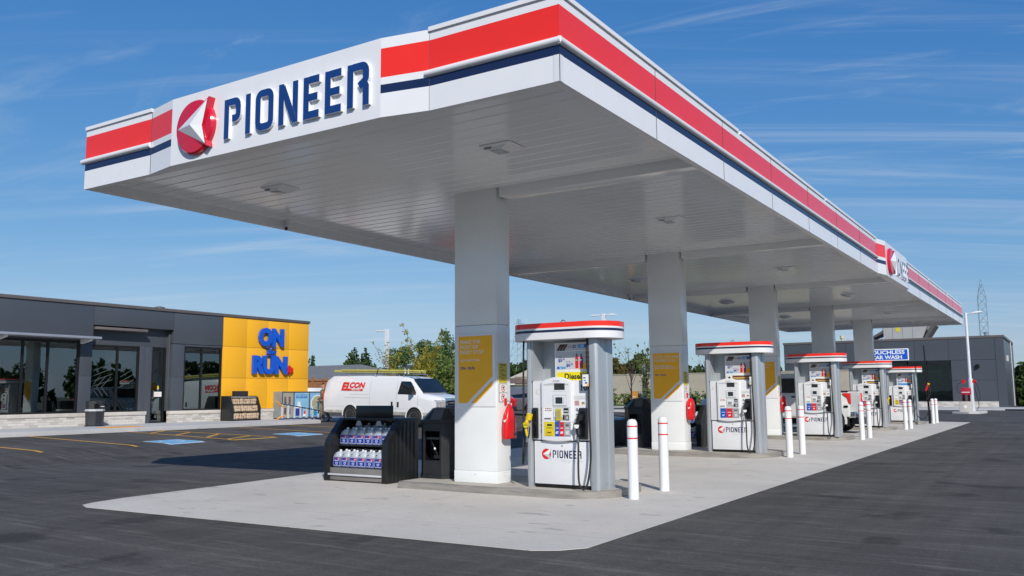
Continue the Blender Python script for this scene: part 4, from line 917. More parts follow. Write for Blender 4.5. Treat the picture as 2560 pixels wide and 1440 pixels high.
# interior: dim room with shelving seen through the panes
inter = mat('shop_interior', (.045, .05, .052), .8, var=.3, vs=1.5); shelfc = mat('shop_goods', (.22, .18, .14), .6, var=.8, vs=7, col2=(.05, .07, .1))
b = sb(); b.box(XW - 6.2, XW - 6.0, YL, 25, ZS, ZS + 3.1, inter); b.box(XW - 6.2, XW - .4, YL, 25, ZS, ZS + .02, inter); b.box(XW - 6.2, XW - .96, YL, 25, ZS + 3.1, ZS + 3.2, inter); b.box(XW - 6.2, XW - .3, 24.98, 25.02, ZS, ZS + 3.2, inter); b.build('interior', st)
b = sb()
for y_, h_ in ((13.5, 1.5), (16.2, 1.4), (20.3, 1.3), (23.8, 1.5)): b.box(XW - 3.2, XW - 2.6, y_, y_ + 1.3, ZS + .02, ZS + h_, shelfc)
b.box(XW - 1.2, XW - 1.15, 15.95, 16.35, ZS + .9, ZS + 2.4, textw); b.box(XW - 1.148, XW - 1.145, 15.97, 16.33, ZS + 2.0, ZS + 2.35, yel); b.box(XW - 1.148, XW - 1.145, 15.97, 16.33, ZS + 1.65, ZS + 1.75, bluep); b.build('shelving', st)
def window(y0, y1, z0, z1, x, mull, name='window', rail=None, f=.07):
    b = MB(); D = .09
    for a, c in [(y0, y0 + f), (y1 - f, y1)] + [(m - f / 2, m + f / 2) for m in mull]: b.box(x - D, x, a, c, ZS + z0, ZS + z1, framem)
    for a, c in ((z0, z0 + f), (z1 - f, z1)) + (((rail - f / 2, rail + f / 2),) if rail else ()): 
        ed = [y0 + f] + sum([[m - f / 2, m + f / 2] for m in mull], []) + [y1 - f]
        for i in range(0, len(ed), 2): b.box(x - D, x - .002, ed[i], ed[i + 1], ZS + a, ZS + c, framem)
    o = b.build(name, st)
    ed = [y0 + f] + sum([[m - f / 2, m + f / 2] for m in mull], []) + [y1 - f]
    for i in range(0, len(ed), 2):
        g = MB(); a = random.uniform(-.004, .004); g.add([(x - .05 + a, ed[i], ZS + z0 + f), (x - .05 - a, ed[i + 1], ZS + z0 + f), (x - .05 - a, ed[i + 1], ZS + z1 - f), (x - .05 + a, ed[i], ZS + z1 - f)], [(0, 1, 2, 3)], pane); g.build('pane', o)
    return o
window(6.1, 18.58, .475, 3.12, XW - .03, [9.1, 11.6, 14.1, 16.5, 17.4])
window(23.1, 25.03, .475, 3.12, XW - .03, [24.0])
wn = window(19.1, 21.27, .475, 3.05, XW - RD, [20.33])
stripem = mat('stripe_film', (.10, .12, .12), .5)
g = MB(FE(XW - RD - .035, 19.1, ZS + .475))   # printed diagonal stripes on the recessed window
for x0_, x1_ in ((.1, 1.17), (1.3, 2.08)):
    for k in range(5): a_ = x0_ + k * .21; g.stroke([(a_, .46), (min(a_ + .36, x1_), .46 - (min(a_ + .36, x1_) - a_) * 1.15 + .0)], .03, 0, 0, framem) if a_ < x1_ - .05 else None
    for k in range(4): g.stroke([(x0_ + .05 + k * .02, .95 + k * .2), (x1_ - .1, 1.25 + k * .22)], .018, 0, 0, stripem)
for k in range(3): g.stroke([(1.0 - k * .24, 1.35), (.62 - k * .2, .95), (.9 - k * .2, .62)], .018, .0005, .0005, stripem)
g.build('stripe_film', wn, smooth=0)
dr = window(21.84, 22.5, 0, 3.05, XW - RD - .02, [], 'door', 2.1)
g = MB(FE(XW - RD, 21.84, ZS)); g.box(.09, .12, 1.0, 1.3, 0, .03, steel); g.build('handle', dr)
g = MB(FE(XW - RD - .03, 21.84, ZS)); g.rect(.14, .52, 1.05, 1.25, .0, textw); g.pol([(.31, 1.3), (.38, 1.3), (.39, 1.42), (.36, 1.5), (.33, 1.5), (.30, 1.42)], 0, yel); g.rect(.315, .375, 1.3, 1.36, .001, bluep); g.text('OPEN', .2, 1.12, .06, yellowp, .001, bold=.02); g.build('stickers', dr, smooth=0)
# flat awnings
b = MB(); b.box(XW, XW + .75, YL, 18.95, ZS + 3.18, ZS + 3.27, mat('awning_silver', S(168, 172, 180), .4, metal=.3, var=.03)); b.build('awning', st, bevel=.02)
for y_ in (8.5, 12, 15.5, 18.55): b = MB(); b.add([(XW + .01, y_, ZS + 3.18), (XW + .62, y_, ZS + 3.18), (XW + .62, y_, ZS + 3.12), (XW + .01, y_, ZS + 3.02), (XW + .01, y_ + .12, ZS + 3.18), (XW + .62, y_ + .12, ZS + 3.18), (XW + .62, y_ + .12, ZS + 3.12), (XW + .01, y_ + .12, ZS + 3.02)], [(0, 1, 2, 3)[::-1], (4, 5, 6, 7), (2, 1, 5, 6), (3, 2, 6, 7)[::-1]], textw); b.build('awning_bracket', st)
b = MB(); b.box(XW - .33, XW + .1, 19.12, 21.3, ZS + 3.60, ZS + 3.70, mat('awning_brown', S(112, 104, 102), .4, var=.04)); b.build('awning', st, bevel=.015)
b = MB(); b.lathe([(.09, ZS + 4.5), (.09, ZS + 4.83), (.22, ZS + 4.85), (.22, ZS + 4.9), (.02, ZS + 4.95)], darkst, XW - 2.2, 23.4, 12); b.build('roof_vent', st)
# ON the RUN sign letters
sg = thing('store_sign', 'raised blue lettering with red maple leaf on the yellow wall', 'sign', (XW, 28, ZS + 2.4))
b = MB(FE(XW + .06, 0, ZS))
SN = lambda t_, u0_, u1_, v0, v1, **k: b.text(t_, u0_, v0, v1 - v0, signb, .06, w=u1_ - u0_, bold=.062, ext=.06, **k)
SN('ON', 26.9, 28.38, 3.28, 4.14); SN('RUN', 26.58, 28.62, 2.03, 2.86); b.text('the', 27.38, 2.94, .23, signb, .06, w=.52, bold=.03, ext=.06, shear=.2); b.box(27.35, 27.95, 3.21, 3.24, 0, .1, signb); b.box(27.35, 27.95, 2.875, 2.905, 0, .1, signb)
b.build('letters', sg, smooth=0)
lf = [(0, -.5), (.04, -.2), (.34, -.26), (.29, -.14), (.52, .06), (.43, .11), (.48, .28), (.32, .26), (.27, .34), (.14, .2), (.19, .42), (.1, .38), (0, .56)]
lf = lf + [(-p[0], p[1]) for p in lf[::-1] if p[0] > 0]
b = MB(FE(XW + .06, 28.78, ZS + 2.22)); b.prism([(p[0] * .42, p[1] * .42) for p in lf][::-1], 0, .12, leafred); b.build('maple_leaf', sg, smooth=0)

# bin by the store
th = thing('waste_bin', 'dark grey hooded bin with grey liner in front of the store pillar', 'bin', (-30.1, 18.7, ZS))
hx = lambda r, z, e=0: [(-30.0 + r * 1.0 * math.cos(math.radians(a + 22)), 18.75 + r * 1.15 * math.sin(math.radians(a + 22)), ZS + z) for a in range(0, 360, 45)]
dg_ = mat('bin_grey', (.03, .032, .037), .4, var=.1)
b = MB(); b.loft([hx(.30, 0), hx(.30, .03), hx(.27, .05), hx(.29, .55)], dg_); b.build('body', th, smooth=20)
b = MB(); b.loft([hx(.30, .55), hx(.305, .60), hx(.28, .62)], lgrey); b.build('liner', th)
b = MB(); b.loft([hx(.28, .6), hx(.29, .90), hx(.26, .93)], dg_); b.build('hood', th, smooth=20)
b = MB(FE(-29.725, 18.62, ZS + .66)); b.rect(-.09, .08, 0, .16, .02, blacks); b.rect(.16, .3, .04, .07, .02, lgrey); b.build('opening', th)

# firewood rack
fx0, fy0 = -30.75, 24.95
th = thing('display_rack', 'black firewood rack standing in front of the yellow wall', 'rack', (-30.4, 25.7, ZS))
O = Matrix.Translation((0, 0, ZS)); WF = 1.55
for y_ in (fy0, fy0 + WF - .08): b = MB(O); b.prism([(fx0, 0), (fx0 + .75, 0), (fx0 + .75, .55), (fx0 + .55, 1.02), (fx0 + .45, 1.06), (fx0, 1.06)], y_, y_ + .08, black, 'y'); b.build('side_panel', th, bevel=.01)
b = MB(O); b.box(fx0, fx0 + .05, fy0, fy0 + WF, 0, 1.06, black); b.build('back_panel', th); b = MB(O); b.box(fx0 + .2, fx0 + .55, fy0 + .08, fy0 + WF - .08, .98, 1.03, steel); b.build('top_rail', th)
b = MB(O); b.box(fx0 + .28, fx0 + .3, fy0 + .35, fy0 + 1.2, 1.03, 1.27, blacks); b.build('sign_board', th); 
for z_, dx in ((.08, .72), (.40, .66), (.70, .55)): b = MB(O); b.box(fx0, fx0 + dx, fy0 + .08, fy0 + WF - .08, z_ - .03, z_, darkst); b.build('shelf', th)
woodm = mat('firewood', (.48, .30, .16), .8, var=.5, vs=14, col2=(.16, .08, .04), bump=.5, bs=30); woode = mat('firewood_ends', (.66, .50, .34), .8, var=.2, vs=12)
n_ = 0
for r_, (z_, dx) in enumerate(((.08, .72), (.40, .66), (.70, .55))):
    for c_ in range(4):
        t2 = thing('firewood_bag', f'mesh bag of split firewood, {ordn[c_]} from left, {["bottom", "middle", "top"][r_]} shelf', 'firewood', (fx0 + .35, fy0 + .25 + c_ * .35, ZS + z_), 'firewood bags in the rack')
        b = MB()
        for k in range(6):
            yy_ = fy0 + .10 + c_ * .35 + (k % 3) * .112; zz_ = ZS + z_ + .02 + (k // 3) * .11; rr_ = random.uniform(.066, .082)
            an0 = random.uniform(0, 6); pts = [(yy_ + .05 + rr_ * math.cos(an0 + a * 1.2566) * random.uniform(.85, 1.15), zz_ + .05 + rr_ * math.sin(an0 + a * 1.2566)) for a in range(5)]
            b.prism(pts, fx0 + .1, fx0 + dx - .03 + random.uniform(-.03, .03), woodm, 'x', woode)
        b.build('logs', t2, smooth=0)

# propane exchange cage with printed panels
th = thing('propane_cage', 'grey cage cabinet with light blue exchange posters by the store corner', 'cabinet', (-30.3, 29.6, ZS))
cx0, cx1, cy0, cy1 = -31.1, -30.28, 27.95, 30.75
b = MB(O); b.box(cx0, cx1, cy0, cy1, .04, 1.24, mat('cage_grey', (.3, .33, .34), .45, metal=.3, var=.1)); b.build('cabinet', th, bevel=.01)
b = MB(FE(cx1 + .001, 0, ZS)); b.rect(cy0 + .05, cy0 + .68, .06, 1.2, 0, mat('cage_tan', (.42, .36, .2), .5, var=.4, vs=5, col2=(.3, .33, .34)))
for k in range(4): b.rect(cy0 + .15 + (k % 2) * .26, cy0 + .28 + (k % 2) * .26, .2 + (k // 2) * .45, .5 + (k // 2) * .5, .001, mat('print_purple', (.25, .16, .2), .5, var=.4, vs=10))
p1, p2 = cy0 + .78, cy0 + 1.72
pale = mat('poster_pale_blue', (.28, .56, .76), .3, var=.08, vs=2)
b.rect(p1, p2 - .06, .08, 1.18, .001, pale); b.text('HOW ABOUT AN', p1 + .08, 1.05, .06, textb, .002, w=.72, bold=.02); b.text('EXCHANGE?', p1 + .08, .93, .09, textb, .002, w=.72, bold=.04)
b.pol([(p1 + .05, .35), (p1 + .5, .35), (p1 + .5, .5), (p1 + .38, .6), (p1 + .35, .78), (p1 + .2, .78), (p1 + .17, .6), (p1 + .05, .5)], .002, textw); b.rect(p1 + .05, p1 + .5, .12, .47, .003, textb); b.disc(p1 + .68, .25, .1, .002, redt); b.rect(p1 + .55, p1 + .8, .1, .2, .0025, textw)
q1, q2 = p2 + .02, cy1 - .05
b.rect(q1, q2, .08, 1.18, .001, pale); b.disc(q1 + .52, .68, .46, .002, textw, 28, .40); b.disc(q1 + .54, .68, .42, .003, mat('poster_photo', (.25, .28, .1), .4, var=.8, vs=9, col2=(.55, .5, .4)), 28, .36)
b.pol([(q1 + .5, .4), (q1 + .62, .4), (q1 + .66, .85), (q1 + .56, .95), (q1 + .48, .8)], .004, mat('print_denim', (.08, .16, .25), .5, var=.3)); b.rect(q1, q2, .08, .2, .002, skyb); b.disc(q1 + .35, .25, .13, .003, mat('teal', (.02, .25, .4), .4, var=.1)); b.rect(q1 + .1, q1 + .4, 1.12, 1.13, .002, textb)
b.build('posters', th, smooth=0)
b = MB(O)
for y_ in (cy0, cy0 + .72, p2 - .03, cy1 - .04): b.box(cx1, cx1 + .02, y_, y_ + .05, .04, 1.24, darkst)
b.box(cx1, cx1 + .02, cy0 + .05, cy1, 1.2, 1.24, darkst); b.build('door_frame', th, bevel=.003)
# ice chest behind it (white top showing)
th = thing('ice_box', 'white box with sloping side standing behind the propane cage', 'ice box', (-31.0, 31.3, ZS)); b = MB(O); b.prism([(30.4, 0), (31.6, 0), (31.35, 1.42), (30.4, 1.42)], -31.7, -31.15, textw, 'x'); b.build('cabinet', th, bevel=.02)

# aluminium ladder lying on its long edge
th = thing('stepladder', 'blue railed ladder with orange feet lying on its side by propane cage', 'ladder', (-29.6, 28.5, ZS))
blr = mat('ladder_blue', (.03, .06, .17), .4, var=.1); org = mat('ladder_orange', (.75, .33, .05), .5, var=.1)
A0, A1, B0, B1 = Vector((-29.35, 26.9, ZS + .72)), Vector((-29.2, 29.7, ZS + .3)), Vector((-29.35, 26.95, ZS + .04)), Vector((-29.15, 30.0, ZS + .03))
for p, q in ((A0, A1), (B0, B1)): b = MB(); b.tube([p, q], .028, blr, 6); b.build('rail', th)
for k in range(8): t_ = .06 + k * .125; p = A0.lerp(A1, t_); q = B0.lerp(B1, t_); b = MB(); b.box(p.x - .02, p.x + .02, p.y, p.y + .085, q.z, p.z, lgrey); b.build('rung', th)
b = MB(); b.tube([A0 + Vector((0, -.1, .08)), A0 + Vector((0, .3, -.2))], .045, org, 6); b.build('foot', th); b = MB(); b.tube([B0 + Vector((0, -.1, 0)), B0 + Vector((0, .25, .14))], .045, org, 6); b.build('foot', th)

# ---------------------------------------------------------------- person behind the van
def person(loc, rz_, label):
    th = thing('person', label, 'person', loc)
    skin = mat('skin', (.42, .24, .16), .55, var=.08); camo = mat('camo_jacket', (.19, .15, .08), .85, var=.6, vs=9, col2=(.035, .045, .025)); camo.node_tree
    pants = mat('work_trousers', (.22, .17, .11), .85, var=.35, vs=7, col2=(.09, .07, .05)); boot = mat('boots', (.16, .1, .06), .7, var=.2)
    def skinmesh(name, verts, edges, rad, m, root=0, lv=2):
        me = bpy.data.meshes.new(name); me.from_pydata(verts, edges, []); o = bpy.data.objects.new(name, me); COL.objects.link(o); o.parent = th
        sk = o.modifiers.new('s', 'SKIN'); sk.use_smooth_shade = True
        for i, r in enumerate(rad):
            me.skin_vertices[0].data[i].radius = r if isinstance(r, tuple) else (r, r)
        me.skin_vertices[0].data[root].use_root = True
        ss = o.modifiers.new('ss', 'SUBSURF'); ss.levels = lv; ss.render_levels = lv; me.materials.append(m)
        dg = bpy.context.evaluated_depsgraph_get(); m2 = bpy.data.meshes.new_from_object(o.evaluated_get(dg)); o.modifiers.clear(); o.data = m2
        if not m2.materials: m2.materials.append(m)
        m2.shade_smooth(); return o
    # body, 1.72 m, facing +x local, mid-stride leaning slightly forward
    V = [(0, 0, .92), (.02, 0, 1.12), (.04, 0, 1.33), (.05, 0, 1.45), (.07, 0, 1.52), (.09, 0, 1.62), (.1, 0, 1.69),
         (.045, .19, 1.40), (.02, .24, 1.14), (.18, .25, .95), (.045, -.19, 1.40), (.10, -.24, 1.16), (.32, -.20, 1.10),
         (0, .1, .88), (.10, .11, .5), (.02, .11, .09), (.14, .12, .04), (0, -.1, .88), (-.03, -.11, .5), (-.2, -.11, .12), (-.09, -.12, .05)]
    E = [(0, 1), (1, 2), (2, 3), (3, 4), (4, 5), (5, 6), (2, 7), (7, 8), (8, 9), (2, 10), (10, 11), (11, 12), (0, 13), (13, 14), (14, 15), (15, 16), (0, 17), (17, 18), (18, 19), (19, 20)]
    Rr = [(.15, .11), (.15, .115), (.17, .12), .07, .055, (.078, .095), (.06, .07), .065, .046, .032, .065, .046, .032, .09, .062, .045, .04, .09, .062, .045, .04]
    skinmesh('body', V, E, Rr, skin)
    skinmesh('jacket', [(0, 0, .86), (.02, 0, 1.1), (.04, 0, 1.34), (.05, 0, 1.46), (.045, .2, 1.39), (.02, .25, 1.14), (.16, .255, .99), (.045, -.2, 1.39), (.10, -.25, 1.16), (.29, -.21, 1.11)], [(0, 1), (1, 2), (2, 3), (2, 4), (4, 5), (5, 6), (2, 7), (7, 8), (8, 9)], [(.175, .135), (.175, .14), (.19, .14), .09, .09, .068, .052, .09, .068, .052], camo)
    skinmesh('trousers', [(0, 0, .93), (0, .1, .86), (.10, .11, .5), (.02, .11, .14), (0, -.1, .86), (-.03, -.11, .5), (-.2, -.11, .17)], [(0, 1), (1, 2), (2, 3), (0, 4), (4, 5), (5, 6)], [(.16, .125), .112, .085, .07, .112, .085, .07], pants)
    for y_, dx in ((.11, .02), (-.11, -.2)):
        skinmesh('boot', [(dx, y_, .16), (dx, y_, .06), (dx + .14, y_, .045)], [(0, 1), (1, 2)], [.062, .055, .045], boot, 1)
    skinmesh('cap', [(.06, 0, 1.7), (.10, 0, 1.735)], [(0, 1)], [(.095, .11), (.07, .08)], mat('cap', (.02, .02, .02), .8, var=.1)); b = MB(Matrix.Translation(loc)); b.box(.16, .28, -.07, .07, 1.69, 1.70, mat('cap', (.02, .02, .02))); b.build('cap_brim', th, bevel=.004)
    def hand(px_, py_, pz_, s_):
        b = MB(Matrix.Translation(loc)); b.tube([(px_, py_, pz_ + .01), (px_ + .04, py_, pz_ - .01), (px_ + .085, py_, pz_ - .03)], [.026, .036, .034], skin, 10)
        for k, ln_ in enumerate((.07, .08, .075, .06)): y2 = py_ - .028 + k * .018; b.tube([(px_ + .08, y2, pz_ - .025 - k * .003), (px_ + .08 + ln_ * .6, y2, pz_ - .05), (px_ + .08 + ln_ * .8, y2, pz_ - .08)], [.009, .0085, .007], skin, 6)
        b.tube([(px_ + .03, py_ - .03 * s_, pz_), (px_ + .07, py_ - .05 * s_, pz_ - .02), (px_ + .10, py_ - .05 * s_, pz_ - .04)], [.011, .01, .008], skin, 6); b.build('hand', th)
    hand(.17, .255, .96, 1); hand(.32, -.2, 1.10, -1)
    b = MB(Matrix.Translation(loc)); b.tube([(.18, 0, 1.625), (.205, 0, 1.60)], [.012, .016], skin, 8); b.box(.175, .182, -.045, -.02, 1.635, 1.645, textk); b.box(.175, .182, .02, .045, 1.635, 1.645, textk); b.box(.172, .18, -.022, .022, 1.572, 1.578, mat('lips', (.3, .12, .1), .5)); b.build('face', th)
    th.rotation_euler = (0, 0, rz_)
    return th
person((-28.5, 28.85, .42), math.radians(200), 'person in camouflage jacket and dark cap stepping behind the white van')

# ---------------------------------------------------------------- vehicles
def place(th, loc, rot):
    th.location = loc; th.rotation_euler = rot
def wheel(par, x, y, r, wd, side, rimm, dz=0):
    b = MB(Matrix.Translation((x, y, r)) @ Matrix.Rotation(math.pi / 2, 4, 'X'))
    b.lathe([(r * .62, -wd / 2), (r * .93, -wd / 2), (r, -wd / 2 + .03), (r, wd / 2 - .03), (r * .93, wd / 2), (r * .62, wd / 2)], rubber, k=32); wh = b.build('wheel', par, smooth=40)
    b = MB(Matrix.Translation((x, y, r)) @ Matrix.Rotation(math.pi / 2, 4, 'X')); n = side * -1
    f = -wd / 2 if side > 0 else wd / 2
    s = wd / 2 * (1 if side > 0 else -1)
    b.lathe([(.02, s * .6), (r * .2, s * .75), (r * .3, s * .55), (r * .55, s * .8), (r * .63, s * 1.02), (r * .63, s * .3)] if s > 0 else [(r * .63, s * .3), (r * .63, s * 1.02), (r * .55, s * .8), (r * .3, s * .55), (r * .2, s * .75), (.02, s * .6)], rimm, k=24); rm = b.build('rim', wh)
    b = MB(Matrix.Translation((x, y, r)) @ Matrix.Rotation(math.pi / 2, 4, 'X'))
    for k in range(8):
        a = k * math.pi / 4; b.disc(r * .43 * math.cos(a), r * .43 * math.sin(a), r * .055, s * .84, textk, 8)
    b.build('rim_holes', rm, recalc=False)
    return wh
def carloft(st_, m, par, name='body', sub=1):
    """st_: list of (x, zlo, zbelt, ztop, half width low, half width belt, half width top)"""
    secs = []
    for x, zl, zb, zt, wl_, wb, wt in st_:
        q = [(x, 0, zl), (x, -wl_ * .9, zl), (x, -wl_, zl + .06), (x, -wb, (zl + zb) / 2 + .05), (x, -wb * .995, zb), (x, -wt - (wb - wt) * .12, zt - (zt - zb) * .18 - .02), (x, -wt * .93, zt - .012), (x, -wt * .6, zt), (x, 0, zt + .008)]
        secs.append(q + [(p[0], -p[1], p[2]) for p in q[1:-1]][::-1])
    b = MB(); b.loft(secs, m); o = b.build(name, par, smooth=50)
    if sub:
        mo = o.modifiers.new('bv', 'BEVEL'); mo.width = .03; mo.segments = 2; mo.limit_method = 'ANGLE'; mo.angle_limit = math.radians(30)
    return o
rimm_ = mat('wheel_silver', (.75, .76, .77), .35, metal=0., var=.05)
vanw = mat('van_paint', (.76, .765, .77), .2, var=.03, vs=.8, coat=.5)
def patch(b, pts, yf, m, off=.006, side=-1):
    vs = [(p[0], side * (yf(p[0], p[1]) + off), p[1]) for p in pts]; b.add(vs, [tuple(range(len(vs)))], m)
# --- cargo van, local +x forward, near side is -y
van = thing('cargo_van', 'white electrician van with yellow ladder on its roof, parked by the store', 'van', (0, 0, 0))
HW = lambda z: .97 if z < 1.25 else .97 - (z - 1.25) * .17
ST = []
for x, zl, zb, zt, a, bb, c in [(-3.3, .55, 1.2, 1.72, .86, .9, .72), (-3.25, .42, 1.2, 1.85, .93, .96, .78), (-2.85, .38, 1.22, 2.05, .95, .97, .83), (-1.0, .38, 1.22, 2.08, .95, .97, .84), (.9, .38, 1.22, 2.08, .95, .97, .84), (1.35, .38, 1.22, 2.05, .95, .97, .83), (1.62, .38, 1.22, 1.96, .95, .97, .80), (2.25, .38, 1.2, 1.38, .95, .965, .80), (2.45, .38, 1.15, 1.35, .95, .96, .85), (3.0, .42, 1.08, 1.27, .93, .94, .84), (3.18, .5, 1.02, 1.18, .88, .9, .8)]: ST.append((x, zl, zb, zt, a, bb, c))
carloft(ST, vanw, van)
ws = MB(); ws.add([(1.66, -.76, 1.955), (1.66, .76, 1.955), (2.24, .83, 1.40), (2.24, -.83, 1.40)], [(0, 3, 2, 1)], glassd)
ws.V = [(x + .03, y, z + .035) for x, y, z in ws.V]; ws.build('windshield', van)
b = MB(); yfv = lambda x, z: HW(z) - .0
patch(b, [(1.0, 1.33), (1.98, 1.33), (1.98, 1.42), (1.70, 1.80), (1.62, 1.86), (1.12, 1.86)], yfv, glassd, .012); b.build('side_window', van)
b = MB()
for x in (.93, -.55, 2.08): patch(b, [(x, .45), (x + .012, .45), (x + .012, 1.22), (x + .012, 1.86 if x < 1.5 else 1.28), (x, 1.86 if x < 1.5 else 1.28), (x, 1.22)], yfv, greyt, .003)
patch(b, [(-2.0, 1.12), (-.62, 1.12), (-.62, 1.128), (-2.0, 1.128)], yfv, greyt, .004); patch(b, [(-1.7, 1.27), (-.6, 1.27), (-.6, 1.278), (-1.7, 1.278)], yfv, lgrey, .004); patch(b, [(-3.15, .72), (2.3, .72), (2.3, .727), (-3.15, .727)], yfv, lgrey, .005)
b.build('panel_seams', van)
b = MB()
for x in (.66, .99): b = MB(); patch(b, [(x, .78), (x + .1, .78), (x + .1, 1.0), (x, 1.0)], yfv, textk, .01); b.build('door_handle', van)
b = MB(); dr_ = HW(1.55) + .008
b.M = Matrix(((1, 0, 0, 0), (0, 0, -1, -dr_ - .028), (0, 1, 0, 0), (0, 0, 0, 1))) @ Matrix.Rotation(-.165, 4, 'X').inverted() if False else frame((0, -HW(1.45) - .012, 0), (1, 0, 0), (0, 0, 1))
y_n = lambda y: max(0, -(HW(1.45) + .012) - y)
def sheartext(): 
    n0 = len(b.V)
    b.text('EL', -2.22, 1.42, .36, redt, .004, w=.52, bold=.05, shear=.22); b.text('CON', -1.78, 1.54, .25, redt, .006, w=.86, bold=.05, shear=.25); b.rect(-1.8, -.96, 1.42, 1.50, .002, redt); b.text('ELECTRIC', -1.6, 1.435, .055, textw, .008, w=.5, bold=.03)
    b.V = [(x, y if i < n0 else -(HW(z) + .012) - y_n(y), z) for i, (x, y, z) in enumerate(b.V)]
sheartext(); b.build('lettering', van, smooth=0, recalc=False)
for x in (-1.62, 1.93):
    b = MB(); b.M = frame((x, -.975, .40), (1, 0, 0), (0, 0, 1)); 
    arcp = [(.44 * math.cos(math.radians(a)), .44 * math.sin(math.radians(a))) for a in range(-8, 189, 14)]
    b.pol(arcp, .006, blacks); b.stroke(arcp, .05, .0, .02, vanw); b.build('wheel_arch', van)
    wheel(van, x, -.90, .37, .24, 1, rimm_); wheel(van, x, .90, .37, .24, -1, rimm_)
b = MB(); b.box(3.10, 3.34, -.93, .93, .42, .66, chrome); b.build('bumper', van, bevel=.03)
b = MB(); b.box(3.10, 3.235, -.58, .58, .72, 1.20, chrome)
for z in (.80, .92, 1.03): b.box(3.235, 3.242, -.44, .44, z, z + .075, blacks)
b.build('grille', van, bevel=.01)
for y in (-.75, .75):
    b = MB(); b.box(2.9, 3.215, y - .185, y + .185, .78, 1.12, mat('headlight', (.55, .57, .6), .08, spec=.8, var=.3, vs=12)); b.box(3.04, 3.22, y - .17 if y < 0 else y + .02, y - .06 if y < 0 else y + .17, .86, 1.0, org); b.build('headlight', van, bevel=.02)
b = MB(); b.add([(2.26, -.86, 1.405), (2.30, -.86, 1.40), (2.30, .86, 1.40), (2.26, .86, 1.405)], [(0, 1, 2, 3)], blacks); b.tube([(2.24, -.5, 1.44), (1.98, -.1, 1.70)], .012, textk, 5); b.build('wiper', van)
b = MB(); b.V = []; patch(b, [(-3.1, .46), (2.9, .46), (2.9, .60), (-3.1, .56)], yfv, mat('road_dirt', (.50, .47, .41), .6, var=.2, vs=3), .002); b.build('lower_trim', van)
b = MB(); b.tube([(1.95, -1.0, 1.42), (2.0, -1.14, 1.45)], .02, black, 8); b.box(1.9, 2.0, -1.28, -1.10, 1.36, 1.66, black); b.build('mirror', van, bevel=.03)
b = MB(); b.box(-3.33, -3.27, -.93, -.80, .95, 1.35, redt); b.build('tail_light', van, bevel=.01); b = MB(); b.box(-3.4, -3.22, -.9, .9, .42, .56, darkst); b.build('rear_bumper', van, bevel=.02)
b = MB(); b.box(-2.3, 3.0, -.7, .7, .28, .42, blacks); b.build('underbody', van)
b = MB()
for x in (-1.9, -.4, 1.2): b.tube([(x, -.82, 2.06), (x, -.78, 2.17), (x, .78, 2.17), (x, .82, 2.06)], .02, steel, 6)
for y in (-.78, -.3): b.tube([(-2.1, y, 2.17), (1.5, y, 2.17)], .014, steel, 6)
b.build('roof_rack', van)
van_loc = (-24.82 + .02, 28.3 + .97, .345)
lad = thing('extension_ladder', 'long yellow fibreglass ladder strapped on the roof rack of the van', 'ladder', (0, 0, 0))
for y in (-.86, -.46): b = MB(); b.box(-2.75, 2.05, y, y + .035, 2.21, 2.31, mat('ladder_yellow', (.58, .52, .12), .4, var=.1)); b.box(-2.3, 2.05, y - .03, y - .005, 2.27, 2.34, MATS['ladder_yellow']); b.build('rail', lad, bevel=.005)
b = MB()
for k in range(16): b.tube([(-2.6 + k * .3, -.84, 2.27), (-2.6 + k * .3, -.45, 2.27)], .016, steel, 6)
b.build('rungs', lad)
b = MB(); b.tube([(-.25, -.88, 2.13), (-.2, -.89, 2.3), (-.12, -.88, 2.42), (-.1, -.44, 2.38)], .02, textk, 6); b.tube([(1.3, -.87, 2.17), (1.3, -.87, 2.38)], .03, lgrey, 6); b.tube([(1.48, -.87, 2.17), (1.48, -.87, 2.38)], .03, lgrey, 6); b.build('strap', lad)
place(van, van_loc, (0, math.radians(1.6), 0)); place(lad, van_loc, (0, math.radians(1.6), 0))

# --- pickup truck, local +x forward; placed facing -x, so the +y local side meets the camera
pk = thing('pickup_truck', 'white crew cab pickup truck stopped between third and fourth pump islands', 'pickup truck', (0, 0, 0))
pkw = mat('pickup_paint', (.66, .66, .64), .25, var=.03, coat=.4)
ST = [(x, zl, zb, zt, a, bb, c) for x, zl, zb, zt, a, bb, c in [(-2.25, .55, 1.0, 1.36, .92, .95, .93), (-2.2, .5, 1.0, 1.40, .95, .98, .94), (-1.02, .5, 1.05, 1.40, .97, 1.0, .94), (-.98, .5, 1.05, 1.40, .97, 1.0, .94)]]
carloft(ST, pkw, pk, 'cargo_bed')
b = MB(); b.box(-2.18, -1.05, -.85, .85, 1.395, 1.405, blacks); b.box(-2.22, -1.0, -.95, -.86, 1.40, 1.42, black); b.box(-2.22, -1.0, .86, .95, 1.40, 1.42, black); b.build('bed_rail', pk)
ST = [(x, zl, zb, zt, a, bb, c) for x, zl, zb, zt, a, bb, c in [(-.96, .5, 1.28, 1.86, .97, 1.0, .80), (-.88, .5, 1.28, 2.0, .97, 1.0, .78), (-.4, .5, 1.28, 2.04, .97, 1.0, .78), (.9, .5, 1.28, 2.03, .97, 1.0, .77), (1.2, .5, 1.26, 1.92, .97, 1.0, .78), (1.75, .5, 1.2, 1.34, .97, 1.0, .85), (2.7, .5, 1.1, 1.24, .95, .98, .86), (2.95, .55, 1.0, 1.12, .9, .92, .82)]]
carloft(ST, pkw, pk, 'cab')
HP = lambda x, z: 1.0 if z < 1.28 else 1.0 - (z - 1.28) * .27
